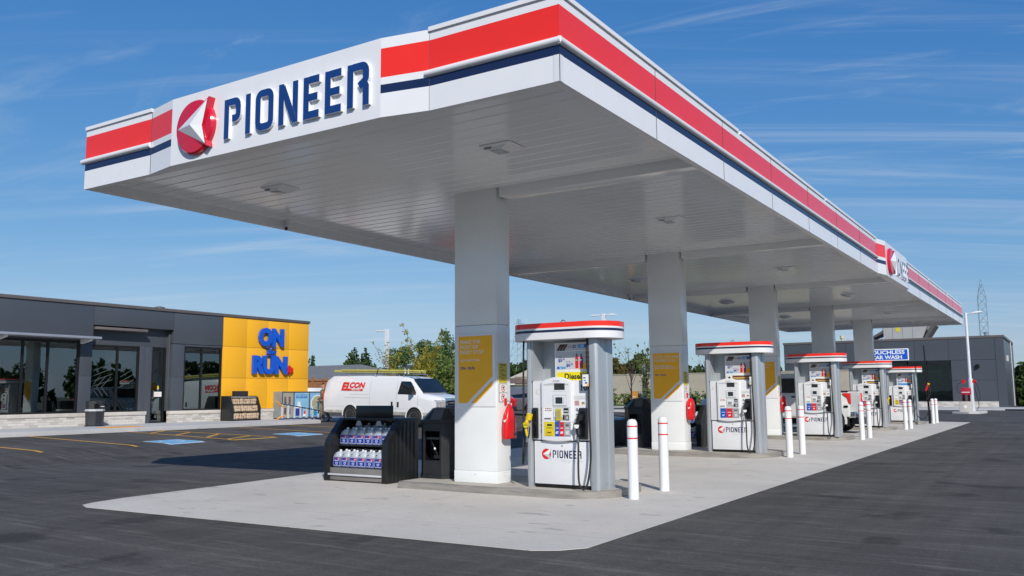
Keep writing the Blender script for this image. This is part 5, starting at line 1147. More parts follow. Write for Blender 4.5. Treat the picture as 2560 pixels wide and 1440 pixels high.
for pts in ([(-.62, 1.36), (.16, 1.36), (.16, 1.86), (-.5, 1.86)], [(.26, 1.36), (1.32, 1.36), (1.1, 1.74), (1.0, 1.86), (.26, 1.86)]):
    for s_ in (-1, 1): b = MB(); patch(b, pts, HP, glassd, .016, s_); b.build('side_window', pk)
b = MB(); b.add([(1.22, -.7, 1.88), (1.22, .7, 1.88), (1.74, .8, 1.38), (1.74, -.8, 1.38)], [(0, 3, 2, 1)], glassd); b.V = [(x + .03, y, z + .03) for x, y, z in b.V]; b.build('windshield', pk)
b = MB()
for s_ in (-1, 1):
    for x in (-.85, .21): patch(b, [(x, .55), (x + .012, .55), (x + .012, 1.3), (x, 1.3)], HP, greyt, .004, s_)
    patch(b, [(-.58, 1.2), (-.36, 1.2), (-.36, 1.25), (-.58, 1.25)], HP, blacks, .02, s_)
    patch(b, [(-2.15, 1.14), (-1.0, 1.14), (-1.0, 1.146), (-2.15, 1.146)], HP, lgrey, .004, s_); patch(b, [(-2.2, .86), (-2.06, .86), (-2.06, .93), (-2.2, .93)], HP, blacks, .01, s_)
b.build('seams', pk)
b = MB()
for s_ in (-1, 1):
    patch(b, [(-.1, 1.17), (-.02, 1.13), (.2, 1.13), (.2, 1.17), (.2, 1.21), (-.02, 1.21)], HP, mat('badge_gold', (.55, .42, .15), .3, metal=.5), .012, s_)
b.build('badge', pk)
for s_ in (-1, 1):
    b = MB(); b.prism([(-2.28, 1.34), (-2.03, 1.34), (-2.07, 1.26), (-2.17, 1.18), (-2.21, 1.0), (-2.28, .98)], s_ * .88, s_ * .985, redt, 'y'); b.build('tail_light', pk, bevel=.01)
b = MB(); b.box(-2.42, -2.22, -.92, .92, .52, .72, chrome); b.build('rear_bumper', pk, bevel=.03); b = MB(); b.box(2.85, 3.1, -.95, .95, .5, .78, chrome); b.build('bumper', pk, bevel=.03)
for x in (-1.62, 1.95):
    for s_ in (-1, 1):
        b = MB(); b.M = frame((x, s_ * 1.0, .42), (1, 0, 0), (0, 0, 1)) if s_ < 0 else frame((x, 1.0, .42), (-1, 0, 0), (0, 0, 1))
        arcp = [(.5 * math.cos(math.radians(a)), .5 * math.sin(math.radians(a))) for a in range(-12, 193, 14)]
        b.pol(arcp, .006, blacks); b.stroke(arcp, .07, .0, .03, pkw); b.build('wheel_arch', pk)
        wheel(pk, x, s_ * .9, .42, .27, -s_, steel)
b = MB(); b.box(-2.6, 2.7, -.7, .7, .3, .52, blacks); b.build('underbody', pk)
b = MB(); b.box(-2.2, -2.1, .9, .93, .25, .55, black); b.build('mud_flap', pk)
b = MB(); b.box(1.15, 1.3, -1.28, -1.02, 1.35, 1.6, black); b.box(1.15, 1.3, 1.02, 1.28, 1.35, 1.6, black); b.build('mirror', pk, bevel=.03)
place(pk, (-9.15, 34.1, zg(-8.5, 33.5) + .01), (0, 0, math.pi)); pk.scale = (1.08, 1.08, 1.08)

# --- background cars
def car(name, label, paint, loc, rz_, L_=4.5, H_=1.5, suv=False, W_=.9):
    th = thing(name, label, 'car', (0, 0, 0)); h = L_ / 2
    if suv: ST = [(-h, .5, .95, 1.15, .75, .84, .7), (-h + .12, .35, 1.0, H_ - .22, .86, W_, .68), (-h + .45, .28, 1.02, H_ - .03, .88, W_, .68), (-.2, .28, 1.0, H_, .88, W_, .7), (.5, .28, .98, H_ - .03, .88, W_, .68), (.85, .28, .96, H_ - .17, .88, W_, .66), (1.35, .28, .95, 1.08, .88, W_, .75), (h - .25, .3, .85, .95, .86, .88, .75), (h, .4, .7, .82, .75, .78, .65)]
    else: ST = [(-h, .5, .85, .98, .7, .8, .7), (-h + .12, .32, .92, 1.06, .83, W_, .72), (-h + .35, .28, .95, 1.22, .86, W_, .68), (-h + .8, .28, .95, H_ - .06, .86, W_, .66), (-.2, .28, .93, H_, .86, W_, .66), (.5, .28, .92, H_ - .06, .86, W_, .64), (1.2, .28, .9, 1.02, .86, W_, .72), (h - .25, .3, .8, .9, .84, .86, .75), (h, .4, .62, .75, .72, .76, .62)]
    carloft(ST, paint, th)
    HC = lambda x, z: W_ if z < .98 else W_ - (z - .98) * (.5)
    for s_ in (-1, 1):
        b = MB(); patch(b, [(-h + .5, 1.03), (1.1, 1.0), (.55, H_ - .16), (-.2, H_ - .1), (-h + .95, H_ - .14)], HC, glassd, .03, s_); b.build('side_window', th)
    b = MB()
    if suv: b.add([(-h + .05, -.66, 1.02), (-h + .05, .66, 1.02), (-h + .33, .58, H_ - .1), (-h + .33, -.58, H_ - .1)], [(0, 3, 2, 1)], glassd)
    else: b.add([(-h + .28, -.66, 1.12), (-h + .28, .66, 1.12), (-h + .8, .56, H_ - .06), (-h + .8, -.56, H_ - .06)], [(0, 3, 2, 1)], glassd); 
    b.V = [(x - .03, y, z + .03) for x, y, z in b.V]; b.build('rear_window', th)
    for s_ in (-1, 1): b = MB(); b.box(-h - .02, -h + .2, s_ * .62 - .18, s_ * .62 + .18, .82, .98, redt); b.build('tail_light', th, bevel=.02)
    b = MB(); b.box(-h - .03, -h + .1, -.78, .78, .32, .58, black); b.build('bumper', th, bevel=.03); b = MB(); b.box(-h - .04, -h - .03, -.2, .2, .62, .76, textw); b.build('licence_plate', th)
    for x in (-h + .85, h - .85):
        for s_ in (-1, 1):
            b = MB(); b.M = frame((x, s_ * W_, .33), (1, 0, 0), (0, 0, 1)) if s_ < 0 else frame((x, W_, .33), (-1, 0, 0), (0, 0, 1))
            b.pol([(.4 * math.cos(math.radians(a)), .4 * math.sin(math.radians(a))) for a in range(-8, 189, 14)], .008, blacks); b.build('wheel_arch', th); wheel(th, x, s_ * (W_ - .08), .33, .2, -s_, steel)
    place(th, loc, (0, 0, rz_)); return th
car('parked_car', 'bright red hatchback seen from behind, left of the nearest pump', mat('car_red', (.6, .012, .02), .15, coat=.6, var=.03), (-27.3, 39.0, .37), math.radians(183), 4.3, 1.5)
car('parked_car', 'grey silver crossover parked beyond the red car', mat('car_grey', (.22, .22, .24), .2, metal=.4, coat=.5, var=.05), (-27.2, 42.9, .38), math.radians(183), 4.7, 1.62, True)

# ---------------------------------------------------------------- car wash building
YW = 88.0
cwb = thing('car_wash_building', 'charcoal panelled car wash building at the far end of the forecourt', 'building', (-14, YW, 0))
def cwx(px): return px
b = MB(); xl, xr = -23.9, -4.69; zt = 6.5
def cpan(x0, x1, z0, z1, xs_, zs_):
    xx = [x0] + [v for v in xs_ if x0 < v < x1] + [x1]; zz = [z0] + [v for v in zs_ if z0 < v < z1] + [z1]
    b.box(x0 + .01, x1 - .01, YW + .04, YW + .3, z0 + .01, z1 - .01, darkst)
    for i in range(len(xx) - 1):
        for j in range(len(zz) - 1): b.box(xx[i] + .012, xx[i + 1] - .012, YW, YW + .2, zz[j] + .012, zz[j + 1] - .012, charc)
cpan(xl, xr, 4.32, 6.25, [-21, -18, -14.8, -11.95, -9.1], []); cpan(-8.98, xr, .62, 4.32, [], [2.5]); cpan(xl, -17.6, .62, 4.32, [-20.8], [2.5])
b.box(xr - .2, xr, YW + .2, YW + 15, .0, 6.25, charc); b.box(xl, xl + .2, YW + .3, YW + 15, 0, 6.25, charc); b.box(xl, xr, YW + 14.8, YW + 15, 0, 6.25, charc); b.build('wall', cwb, bevel=0)
b = MB(); b.box(xl, xr, YW + .3, YW + 15, 6.1, 6.2, capm); b.box(xl - .05, xr + .05, YW - .05, YW + .35, 6.25, 6.45, capm); b.box(xr - .3, xr + .05, YW + .35, YW + 15, 6.25, 6.45, capm); b.build('roof', cwb)
b = MB(); b.box(xl, xr - .7, YW - .06, YW + .02, .1, .62, brickm); b.build('brick_plinth', cwb); b = MB(); b.box(xr - .68, xr + .01, YW - .03, YW - .002, .1, 6.2, charc) ; b.build('corner_panel', cwb)
b = MB(); xw0, xw1 = -17.6, -8.98
for x in (xw0, -16.0, -14.2, -12.6, -11.0, xw1): b.box(x - .05, x + .05, YW + .02, YW + .14, .62, 4.32, framem)
b.box(xw0, xw1, YW + .02, YW + .14, 3.98, 4.32, framem); b.box(xw0, xw1, YW + .02, YW + .14, .62, .72, framem); wn = b.build('window', cwb)
b = MB(); b.add([(xw0, YW + .1, .7), (xw1, YW + .1, .7), (xw1, YW + .1, 4.0), (xw0, YW + .1, 4.0)], [(0, 1, 2, 3)], washpane); b.build('pane', wn)
b = MB(); b.box(xw0, xw1, YW + 3, YW + 3.1, .1, 4.3, mat('wash_wall', (.12, .13, .12), .7, var=.2)); b.lathe([(.22, .3), (.25, .9), (.22, 3.2)], mat('brush_green', (.02, .42, .16), .7, var=.3, vs=12), -12.1, YW + 1.3, 10); b.lathe([(.1, .3), (.1, 4.2)], lgrey, -11.2, YW + 1.1, 10); b.lathe([(.08, .3), (.08, 4.0)], lgrey, -14.5, YW + 1.6, 10); b.box(-15, -10, YW + 2.2, YW + 2.3, 3.3, 3.5, darkst)
b.build('wash_machinery', cwb)
b = MB(); b.lathe([(.12, 3.55), (.16, 3.6), (.16, 3.85), (.1, 3.9)], blacks, -6.85, YW - .12, 12); b.build('wall_lamp', cwb); b = MB(); b.box(-4.66, -4.5, YW + 2, YW + 2.3, 4.2, 4.7, lgrey); b.build('side_lamp', cwb); b = MB(); b.tube([(-4.6, YW + 9, .1), (-4.6, YW + 9, 6.2)], .05, lgrey, 6); b.build('downpipe', cwb)
cs = thing('car_wash_sign', 'blue sign with white words TOUCHLESS CAR WASH above dark windows', 'sign', (-14, YW - .1, 4.4))
b = MB(FR(0, YW - .01, 0)); b.box(-17.0, -12.42, 4.42, 5.52, 0, .18, textw); b.build('box', cs, bevel=.02)
b = MB(FR(0, YW - .195, 0)); b.rect(-16.92, -12.5, 4.5, 5.44, 0, bluep); b.text('TOUCHLESS', -12.75, 5.02, .36, textw, .003, w=3.25, bold=.03, align='r'); b.text('CAR WASH', -13.0, 4.56, .36, textw, .003, w=2.65, bold=.03, align='r'); b.build('face', cs, smooth=0)
ac = thing('rooftop_unit', 'large grey rooftop air handler with slanted hoods on the car wash', 'rooftop unit', (-13.5, YW + 3, 6.2))
b = MB(); g_ = mat('unit_grey', S(172, 172, 172), .5, var=.05, vs=1); b.prism([(-15.0, 6.2), (-11.7, 6.2), (-11.0, 8.1), (-15.0, 8.1)], YW + 3, YW + 5.5, g_, 'y')
for x in (-14.2, -13.3, -12.4): b.box(x, x + .02, YW + 2.99, YW + 3, 6.3, 8.0, darkst)
b.build('casing', ac); b = MB(); b.prism([(-11.66, 6.25), (-11.35, 6.25), (-10.35, 7.75), (-10.65, 7.95)], YW + 3, YW + 5.5, darkst, 'y'); b.build('hood', ac); b = MB(); b.prism([(-16.1, 6.9), (-15.02, 7.5), (-15.02, 7.2), (-16.1, 6.7)], YW + 3, YW + 5.5, darkst, 'y'); b.build('hood', ac); b = MB(FR(-13.7, YW + 2.98, 7.5)); b.disc(0, 0, .22, 0, yel); b.build('sticker', ac)
for x, h_, l_ in ((-21.2, .75, 'tall silver flue'), (-6.2, .45, 'short grey flue with twin caps')):
    th = thing('roof_flue', f'{l_} on the car wash roof', 'flue', (x, YW + 2, 6.2)); b = MB(); b.lathe([(.11, 6.1), (.11, 6.3 + h_), (.17, 6.32 + h_), (.17, 6.4 + h_), (.02, 6.45 + h_)], steel, x, YW + 2, 10); b.build('pipe', th)
th = thing('roof_fan', 'pale yellow roof fan beside the fifth column top', 'roof fan', (-19, YW + 3, 6.2)); b = MB(); b.lathe([(.1, 6.1), (.12, 6.8), (.2, 6.85), (.2, 7.1), (.1, 7.15)], mat('fan_cream', (.6, .55, .35), .5), -18.9, YW + 3, 10); b.box(-18.5, -18.2, YW + 3, YW + 3.4, 6.2, 6.9, lgrey); b.build('housing', th)
b = MB(); b.box(-40, 6, 79.5, YW + .0, -.02, .12, walkm); b.box(-4.5, 60, 79.5, 81, -.02, .121, walkm); tag(b.build('far_sidewalk', bevel=.02), kind='structure')

# air and vacuum station with its light pole
isl = thing('kerb_island', 'pale concrete island carrying the air machine and light pole', 'kerb island', (-5.9, 68, 0)); b = MB(); b.prism([(-6.95, 66.9), (-5.9, 66.5), (-5.3, 66.9), (-5.0, 69.5), (-5.2, 72), (-6.7, 72), (-7.0, 69)], 0, .16, walkm); b.build('slab', isl, bevel=.03)
lp2 = thing('light_pole', 'tall white light pole on the small island at right, lamp arm pointing right', 'light pole', (-5.82, 68.2, .16), 'white area light poles')
b = MB(); b.tube([(-5.82, 68.2, .16), (-5.82, 68.2, 7.0)], [.11, .085], whitem, 8); b.build('pole', lp2); b = MB(); b.lathe([(.2, .16), (.2, .5), (.17, 1.0), (.17, 2.35), (.15, 2.4)], lgrey, -5.82, 68.2, 14); b.build('base', lp2)
b = MB(); b.tube([(-5.8, 68.2, 6.92), (-5.5, 68.2, 6.95)], .035, whitem, 6); b.loft([[(-5.5, 68.05, 6.9), (-5.5, 68.35, 6.9), (-5.5, 68.35, 6.98), (-5.5, 68.05, 6.98)], [(-5.1, 68.0, 6.94), (-5.1, 68.4, 6.94), (-5.1, 68.4, 7.07), (-5.1, 68.0, 7.07)], [(-4.8, 68.1, 7.0), (-4.8, 68.3, 7.0), (-4.8, 68.3, 7.06), (-4.8, 68.1, 7.06)]], textw); b.build('lamp_head', lp2)
am = thing('air_machine', 'red air and vacuum machine on a concrete block by the right light pole', 'air machine', (-6.1, 67.6, .16))
b = MB(); b.box(-6.5, -5.75, 67.0, 67.7, .16, .85, concm); b.build('block', am, bevel=.02); b = MB(FR(-6.12, 66.99, .5)); b.pol([(-.14, 0), (0, -.14), (.14, 0), (0, .14)], 0, textw); b.build('diamond', am)
b = MB(); b.box(-6.35, -5.75, 67.1, 67.5, 1.3, 1.78, mat('machine_red', (.5, .02, .05), .4, var=.1)); b.box(-6.3, -6.1, 67.15, 67.4, .85, 1.3, blacks); b.box(-5.95, -5.8, 67.15, 67.4, .85, 1.3, blacks); b.build('cabinet', am, bevel=.01)
b = MB(); b.box(-6.3, -5.8, 67.09, 67.1, 1.45, 1.5, textw); b.build('stripe', am)
for x in (-6.15, -5.5): b = MB(); b.tube([(x, 67.2, 2.2), (x, 67.4, 2.2)], .13, redp, 12); b.build('hose_reel', am)
b = MB(); b.tube(swoop(0, [(-6.2, 67.2, 2.2), (-6.5, 67.1, 2.0), (-6.55, 67.1, 1.6), (-6.4, 67.1, 1.4)]), .02, rubber, 6); b.tube(swoop(0, [(-5.45, 67.2, 2.2), (-5.3, 67.1, 1.9), (-5.2, 67.1, 1.2), (-5.25, 67.1, .9)]), .02, rubber, 6); b.tube(swoop(0, [(-5.5, 67.15, 1.9), (-5.4, 67.1, 1.3), (-5.3, 67.1, .6), (-5.45, 67.1, .3)]), .02, rubber, 6); b.build('hose', am)

# diesel hose mast past the last pump
th = thing('hose_mast', 'slim black mast with red and yellow nozzle beside the farthest pump', 'hose mast', (-5.55, 44.35, .1))
b = MB(); b.tube([(-5.55, 44.35, .1), (-5.6, 44.3, 3.7)], [.05, .028], blacks, 10); b.build('pole', th); b = MB(); b.tube(swoop(0, [(-5.5, 44.2, 1.95), (-5.42, 44.15, 1.5), (-5.6, 44.1, 1.2)]), .02, rubber, 6); b.tube(swoop(0, [(-5.55, 44.3, .9), (-5.62, 44.2, .5), (-5.85, 44.2, .3), (-6.1, 44.3, .5)]), .018, rubber, 6); b.build('hose', th); b = MB(); b.tube([(-5.62, 44.2, 1.6), (-5.5, 44.2, 1.9)], [.04, .05], redp, 8); b.tube([(-5.5, 44.19, 1.88), (-5.48, 44.19, 1.95)], .055, yelb, 8); b.build('nozzle', th)

# ---------------------------------------------------------------- light poles, box, sign post
def lpole(x, y, z0, z1, heads, label):
    th = thing('light_pole', label, 'light pole', (x, y, z0), 'white area light poles'); b = MB(); b.box(x - .12, x + .12, y - .12, y + .12, z0, z1, whitem); b.build('pole', th)
    for s_ in heads: b = MB(); b.tube([(x, y, z1 - .12), (x + s_ * .4, y, z1 - .1)], .035, whitem, 6); b.loft([[(x + s_ * .3, y - .12, z1 - .14), (x + s_ * .3, y + .12, z1 - .14), (x + s_ * .3, y + .12, z1 - .08), (x + s_ * .3, y - .12, z1 - .08)], [(x + s_ * .8, y - .15, z1 - .15), (x + s_ * .8, y + .15, z1 - .15), (x + s_ * .8, y + .15, z1 - .04), (x + s_ * .8, y - .15, z1 - .04)], [(x + s_ * 1.1, y - .1, z1 - .16), (x + s_ * 1.1, y + .1, z1 - .16), (x + s_ * 1.1, y + .1, z1 - .12), (x + s_ * 1.1, y - .1, z1 - .12)]], textw); b.build('lamp_head', th)
lpole(-43.05, 50, .42, 6.53, (-1,), 'white light pole rising behind the van, lamp arm pointing left')
lpole(-29.9, 60, .42, 7.7, (-1, 1), 'white twin headed light pole rising above the nearest pump crown')
th = thing('ticket_machine', 'black and orange payment box on a post by the shrubs', 'payment box', (-22.95, 50, .27)); b = MB(); b.box(-23.1, -22.98, 49.9, 50.1, .2, 1.72, blacks); b.build('post', th); b = MB(); b.box(-22.98, -22.7, 49.85, 50.1, 1.1, 1.72, mat('box_orange', (.7, .3, .06), .4, var=.1)); b.build('panel', th); b = MB(FR(-22.84, 49.848, 1.3)); b.rect(-.08, .08, 0, .1, 0, textw); b.rect(-.06, .06, .02, .06, .001, textk); b.build('keypad', th)
th = thing('wash_tub', 'low black tub with blue lid beside the bin at the second column', 'tub', (-10.55, 21.8, .12)); zt_ = zg(-10.5, 21.8)
b = MB(); b.loft([[(-10.85, 21.5, zt_), (-10.25, 21.5, zt_), (-10.25, 22.1, zt_), (-10.85, 22.1, zt_)], [(-10.9, 21.45, zt_ + .8), (-10.2, 21.45, zt_ + .8), (-10.2, 22.15, zt_ + .8), (-10.9, 22.15, zt_ + .8)]], black); b.build('tub', th, bevel=.02, smooth=20); b = MB(); b.box(-10.92, -10.18, 21.43, 22.17, zt_ + .8, zt_ + .85, skyb); b.build('lid', th, bevel=.01)
th = thing('sign_post', 'grey post with a blank small sign arm beside the second column', 'sign', (-20.0, 45, .05)); b = MB(); b.box(-20.08, -19.94, 44.93, 45.07, .0, 3.2, lgrey); b.build('post', th); b = MB(); b.box(-19.94, -19.35, 44.97, 45.03, 2.5, 2.78, lgrey); b.build('arm', th); b = MB(FR(-19.5, 44.96, 2.6)); b.pol([(0, 0), (.1, .0), (.05, .1)], 0, redt); b.build('mark', th)

# ---------------------------------------------------------------- fences, walls, houses
fencem = mat('fence_wood', S(172, 118, 78), .8, var=.2, vs=5, stretch=(1, 1, .3))
th = thing('wooden_fence', 'brown board fence between the store and the parked van', 'fence', (-44, 44, .42))
for k in range(6):
    x0 = -49.5 + k * 2.45; b = MB()
    for j in range(16): b.box(x0 + .08 + j * .148, x0 + .08 + j * .148 + .14, 44.0 + (j % 2) * .02, 44.03 + (j % 2) * .02, .42, 2.75 - (.1 if k > 2 else 0), fencem)
    b.box(x0 + .06, x0 + 2.4, 43.95, 44.06, 2.62, 2.72, fencem); b.build('panel', th, smooth=0)
    b = MB(); b.box(x0 - .06, x0 + .06, 43.93, 44.07, .42, 2.92, fencem); b.build('post', th)
nwm = mat('noise_wall', S(178, 168, 152), .9, var=.06, vs=.6, bump=.3, bs=8)
th = thing('boundary_wall', 'long beige boundary wall behind the shrubs', 'wall', (-33, 82, 0)); b = MB()
for k in range(9): b.box(-52 + k * 4, -52.02 + (k + 1) * 4, 82 + k * .0, 82.25, 0, 3.45, nwm)
b.build('panels', th); b = MB(); b.box(-52, -16, 81.95, 82.3, 3.45, 3.53, nwm); b.build('coping', th)
b = MB(); b.box(-60, -17, 66.5, 82, .2, .5, grassm); o = b.build('verge'); tag(o, kind='structure'); b = MB(); b.box(-60, -17, 65.9, 66.6, .1, .52, walkm); tag(b.build('far_kerb'), kind='structure')
b = MB(); b.box(-38, -17, 53.5, 54.6, .1, .5, walkm); b.box(-38, -17, 54.6, 58, .1, .46, grassm); tag(b.build('planted_median'), kind='structure')
roofg = mat('roof_grey', S(120, 122, 122), .9, var=.15, vs=3, stretch=(1, 1, 4)); roofd = mat('roof_dark', S(72, 72, 80), .9, var=.12, vs=3); roofb = mat('roof_brown', S(166, 126, 98), .9, var=.1, vs=3, stretch=(1, 1, 4)); sid = mat('siding', S(205, 200, 185), .8, var=.05, vs=2); roofdb = mat('roof_brown_dark', S(120, 98, 84), .9, var=.1, vs=3)
def house(x0, x1, y0, y1, zw, zr, hip, rm, label, ridge='x', wins=()):
    th = thing('house', label, 'house', ((x0 + x1) / 2, (y0 + y1) / 2, 0)); b = MB(); b.box(x0, x1, y0, y1, 0, zw, sid)
    ym = (y0 + y1) / 2; xm = (x0 + x1) / 2
    if ridge == 'y': b.add([(x0, y0, zw), (x1, y0, zw), (xm, y0, zr - .1)], [(0, 1, 2)], sid)
    else:
        if not hip: b.add([(x0, y0, zw), (x0, y1, zw), (x0, ym, zr - .1)], [(0, 2, 1)], sid)
    b.build('wall', th); b = MB(); e = .4
    if ridge == 'x': V = [(x0 - e, y0 - e, zw - .05), (x1 + e, y0 - e, zw - .05), (x1 + e, y1 + e, zw - .05), (x0 - e, y1 + e, zw - .05), (x0 + hip, ym, zr), (x1 - hip, ym, zr)]; Fs = [(0, 1, 5, 4), (1, 2, 5), (2, 3, 4, 5), (3, 0, 4)]
    else: V = [(x0 - e, y0 - e, zw - .2), (x0 - e, y1 + e, zw - .2), (x1 + e, y1 + e, zw - .2), (x1 + e, y0 - e, zw - .2), (xm, y0 - e + hip, zr), (xm, y1 + e - hip, zr)]; Fs = [(0, 4, 5, 1), (2, 5, 4, 3)]
    b.add(V, Fs, rm); b.add([(v[0], v[1], v[2] - .14) for v in V], [f[::-1] for f in Fs], sid)
    n = 4; b.add([V[0], V[3] if ridge == 'y' else V[1], tuple(Vector(V[3] if ridge == 'y' else V[1]) - Vector((0, 0, .14))), tuple(Vector(V[0]) - Vector((0, 0, .14)))], [(0, 3, 2, 1)], textw)
    b.build('roof', th, smooth=0)
    for wx, wz in wins:
        b = MB(); b.box(wx - .05, wx + .95, y0 - .03, y0, wz - .05, wz + 1.05, textw); wo_ = b.build('window', th); b = MB(); b.box(wx, wx + .42, y0 - .04, y0 - .03, wz, wz + 1, glassd); b.box(wx + .48, wx + .9, y0 - .04, y0 - .03, wz, wz + 1, glassd); b.build('pane', wo_)
house(-75, -56.5, 62, 72, 3.0, 4.75, 4.5, roofg, 'house with grey hipped roof behind the wooden fence')
house(-69, -58, 75, 85, 3.0, 5.1, 3, roofd, 'house with dark slate roof behind the left light pole')
house(-56.5, -46.0, 84, 94, 2.6, 4.5, 1.0, roofb, 'house with light brown roof left of the nearest pump', 'y')
house(-55.0, -49.6, 78, 83.9, 2.75, 3.35, 1.0, roofdb, 'small wing with dark brown roof in front of the brown roofed house', 'x', ((-50.85, 1.65), (-52.5, 1.65)))

# ---------------------------------------------------------------- trees
def leaves(n, centers, radii, s, m, flat=.8, seed=0, droop=0.):
    r = np.random.default_rng(seed); cs_ = np.array(centers); rd = np.array(radii); wt = rd ** 2; wt = wt / wt.sum()
    idx = r.choice(len(cs_), n, p=wt); d = r.normal(size=(n, 3)); d /= np.linalg.norm(d, axis=1)[:, None]; rad = rd[idx] * (.45 + .55 * r.random(n) ** .6 + .28 * r.random(n) ** 5)
    p = cs_[idx] + d * rad[:, None] * np.array([1, 1, flat])
    a = r.normal(size=(n, 3)); a /= np.linalg.norm(a, axis=1)[:, None]; c = np.cross(a, d * .6 + r.normal(size=(n, 3)) * .6); c /= np.linalg.norm(c, axis=1)[:, None] + 1e-9
    sz = s * (.6 + .8 * r.random(n))[:, None]; a = a * sz; c = c * sz * .6
    V = np.stack([p - a, p - c * .9, p + a, p + c], 1).reshape(-1, 3)
    me = bpy.data.meshes.new('crown'); me.from_pydata([tuple(v) for v in V], [], [(4 * i, 4 * i + 1, 4 * i + 2, 4 * i + 3) for i in range(n)]); me.materials.append(m)
    return me
def tree(x, y, z, h, rad, kind, label, m, seed, n=2600, s=.16, name='tree', cat='tree'):
    r = random.Random(seed); th = thing(name, label, cat, (x, y, z)); C_ = []; R_ = []; b = MB(Matrix.Translation((x, y, z)))
    if kind == 'cone':
        b.tube([(0, 0, 0), (0, 0, h * .95)], [.14, .02], barkm, 6); k = int(h * 7)
        for i in range(k):
            t = i / k; zz = h * (.08 + .9 * t); rr_ = rad * (1 - t) ** .8 * r.uniform(.7, 1.1) + .12; a = i * 2.4
            C_.append((math.cos(a) * rr_ * .6, math.sin(a) * rr_ * .6, zz)); R_.append(rr_ * .55 + .1)
            if i % 3 == 0: b.tube([(0, 0, zz), (math.cos(a) * rr_ * .9, math.sin(a) * rr_ * .9, zz - .1)], [.03, .01], barkm, 4)
    elif kind == 'round':
        b.tube([(0, 0, 0), (r.uniform(-.1, .1), 0, h * .3), (0, 0, h * .6)], [.2, .14, .06], barkm, 7)
        for i in range(26):
            a = r.uniform(0, 6.28); u = r.uniform(-.9, .95); q = math.sqrt(1 - u * u) * r.uniform(.4, .95)
            p = (math.cos(a) * q * rad * .75, math.sin(a) * q * rad * .75, h * .6 + u * h * .34); C_.append(p); R_.append(r.uniform(.2, .36) * rad)
            if i % 2 == 0: b.tube([(0, 0, h * .35), (p[0] * .5, p[1] * .5, h * .45), p], [.07, .04, .015], barkm, 5)
    elif kind == 'young':      # slender tree, few upright whippy branches
        b.tube([(0, 0, 0), (.03, 0, h * .4), (0, .05, h * .7)], [.05, .035, .02], barkm, 6)
        for i in range(9):
            a = i * 2.4 + seed; ln_ = h * r.uniform(.35, .6); z0_ = h * r.uniform(.22, .5); sp = r.uniform(.35, 1.) * rad
            P = [(0, 0, z0_), (math.cos(a) * sp * .4, math.sin(a) * sp * .4, z0_ + ln_ * .45), (math.cos(a) * sp, math.sin(a) * sp, min(h, z0_ + ln_))]
            b.tube(P, [.02, .012, .006], barkm, 4)
            for t in (.25, .4, .55, .7, .85, 1.0): q = Vector(P[0]).lerp(Vector(P[2]), t) if t > .5 else Vector(P[0]).lerp(Vector(P[1]), t * 1.6); C_.append(tuple(q)); R_.append((1.25 - t) * .28 * rad * .9 + .05)
    elif kind == 'bare':
        b.tube([(0, 0, 0), (.05, 0, h * .5), (0, 0, h * .75)], [.05, .035, .02], barkm, 6)
        for i in range(14):
            a = i * 2.4 + seed; z0_ = h * r.uniform(.35, .7); l_ = h * r.uniform(.2, .4); e = (math.cos(a) * rad * r.uniform(.4, 1), math.sin(a) * rad * r.uniform(.4, 1), min(h, z0_ + l_)); b.tube([(0, 0, z0_), (e[0] * .5, e[1] * .5, z0_ + l_ * .6), e], [.016, .01, .004], barkm, 4)
            for j in range(3): q = Vector(e).lerp(Vector((0, 0, z0_)), j * .22); b.tube([tuple(q), (q.x + r.uniform(-.4, .4), q.y + r.uniform(-.4, .4), q.z + r.uniform(.1, .5))], [.006, .003], barkm, 3)
            C_.append(e); R_.append(.2)
    elif kind == 'shrub':
        for i in range(9):
            a = r.uniform(0, 6.28); q = r.uniform(0, .7) * rad; C_.append((math.cos(a) * q, math.sin(a) * q, h * r.uniform(.3, .75))); R_.append(r.uniform(.3, .5) * h); b.tube([(0, 0, 0), C_[-1]], [.02, .008], barkm, 4)
    b.build('trunk' if kind != 'shrub' else 'stems', th)
    me = leaves(n, C_, R_, s, m, seed=seed); o = bpy.data.objects.new('crown', me); COL.objects.link(o); o.parent = th
    return th
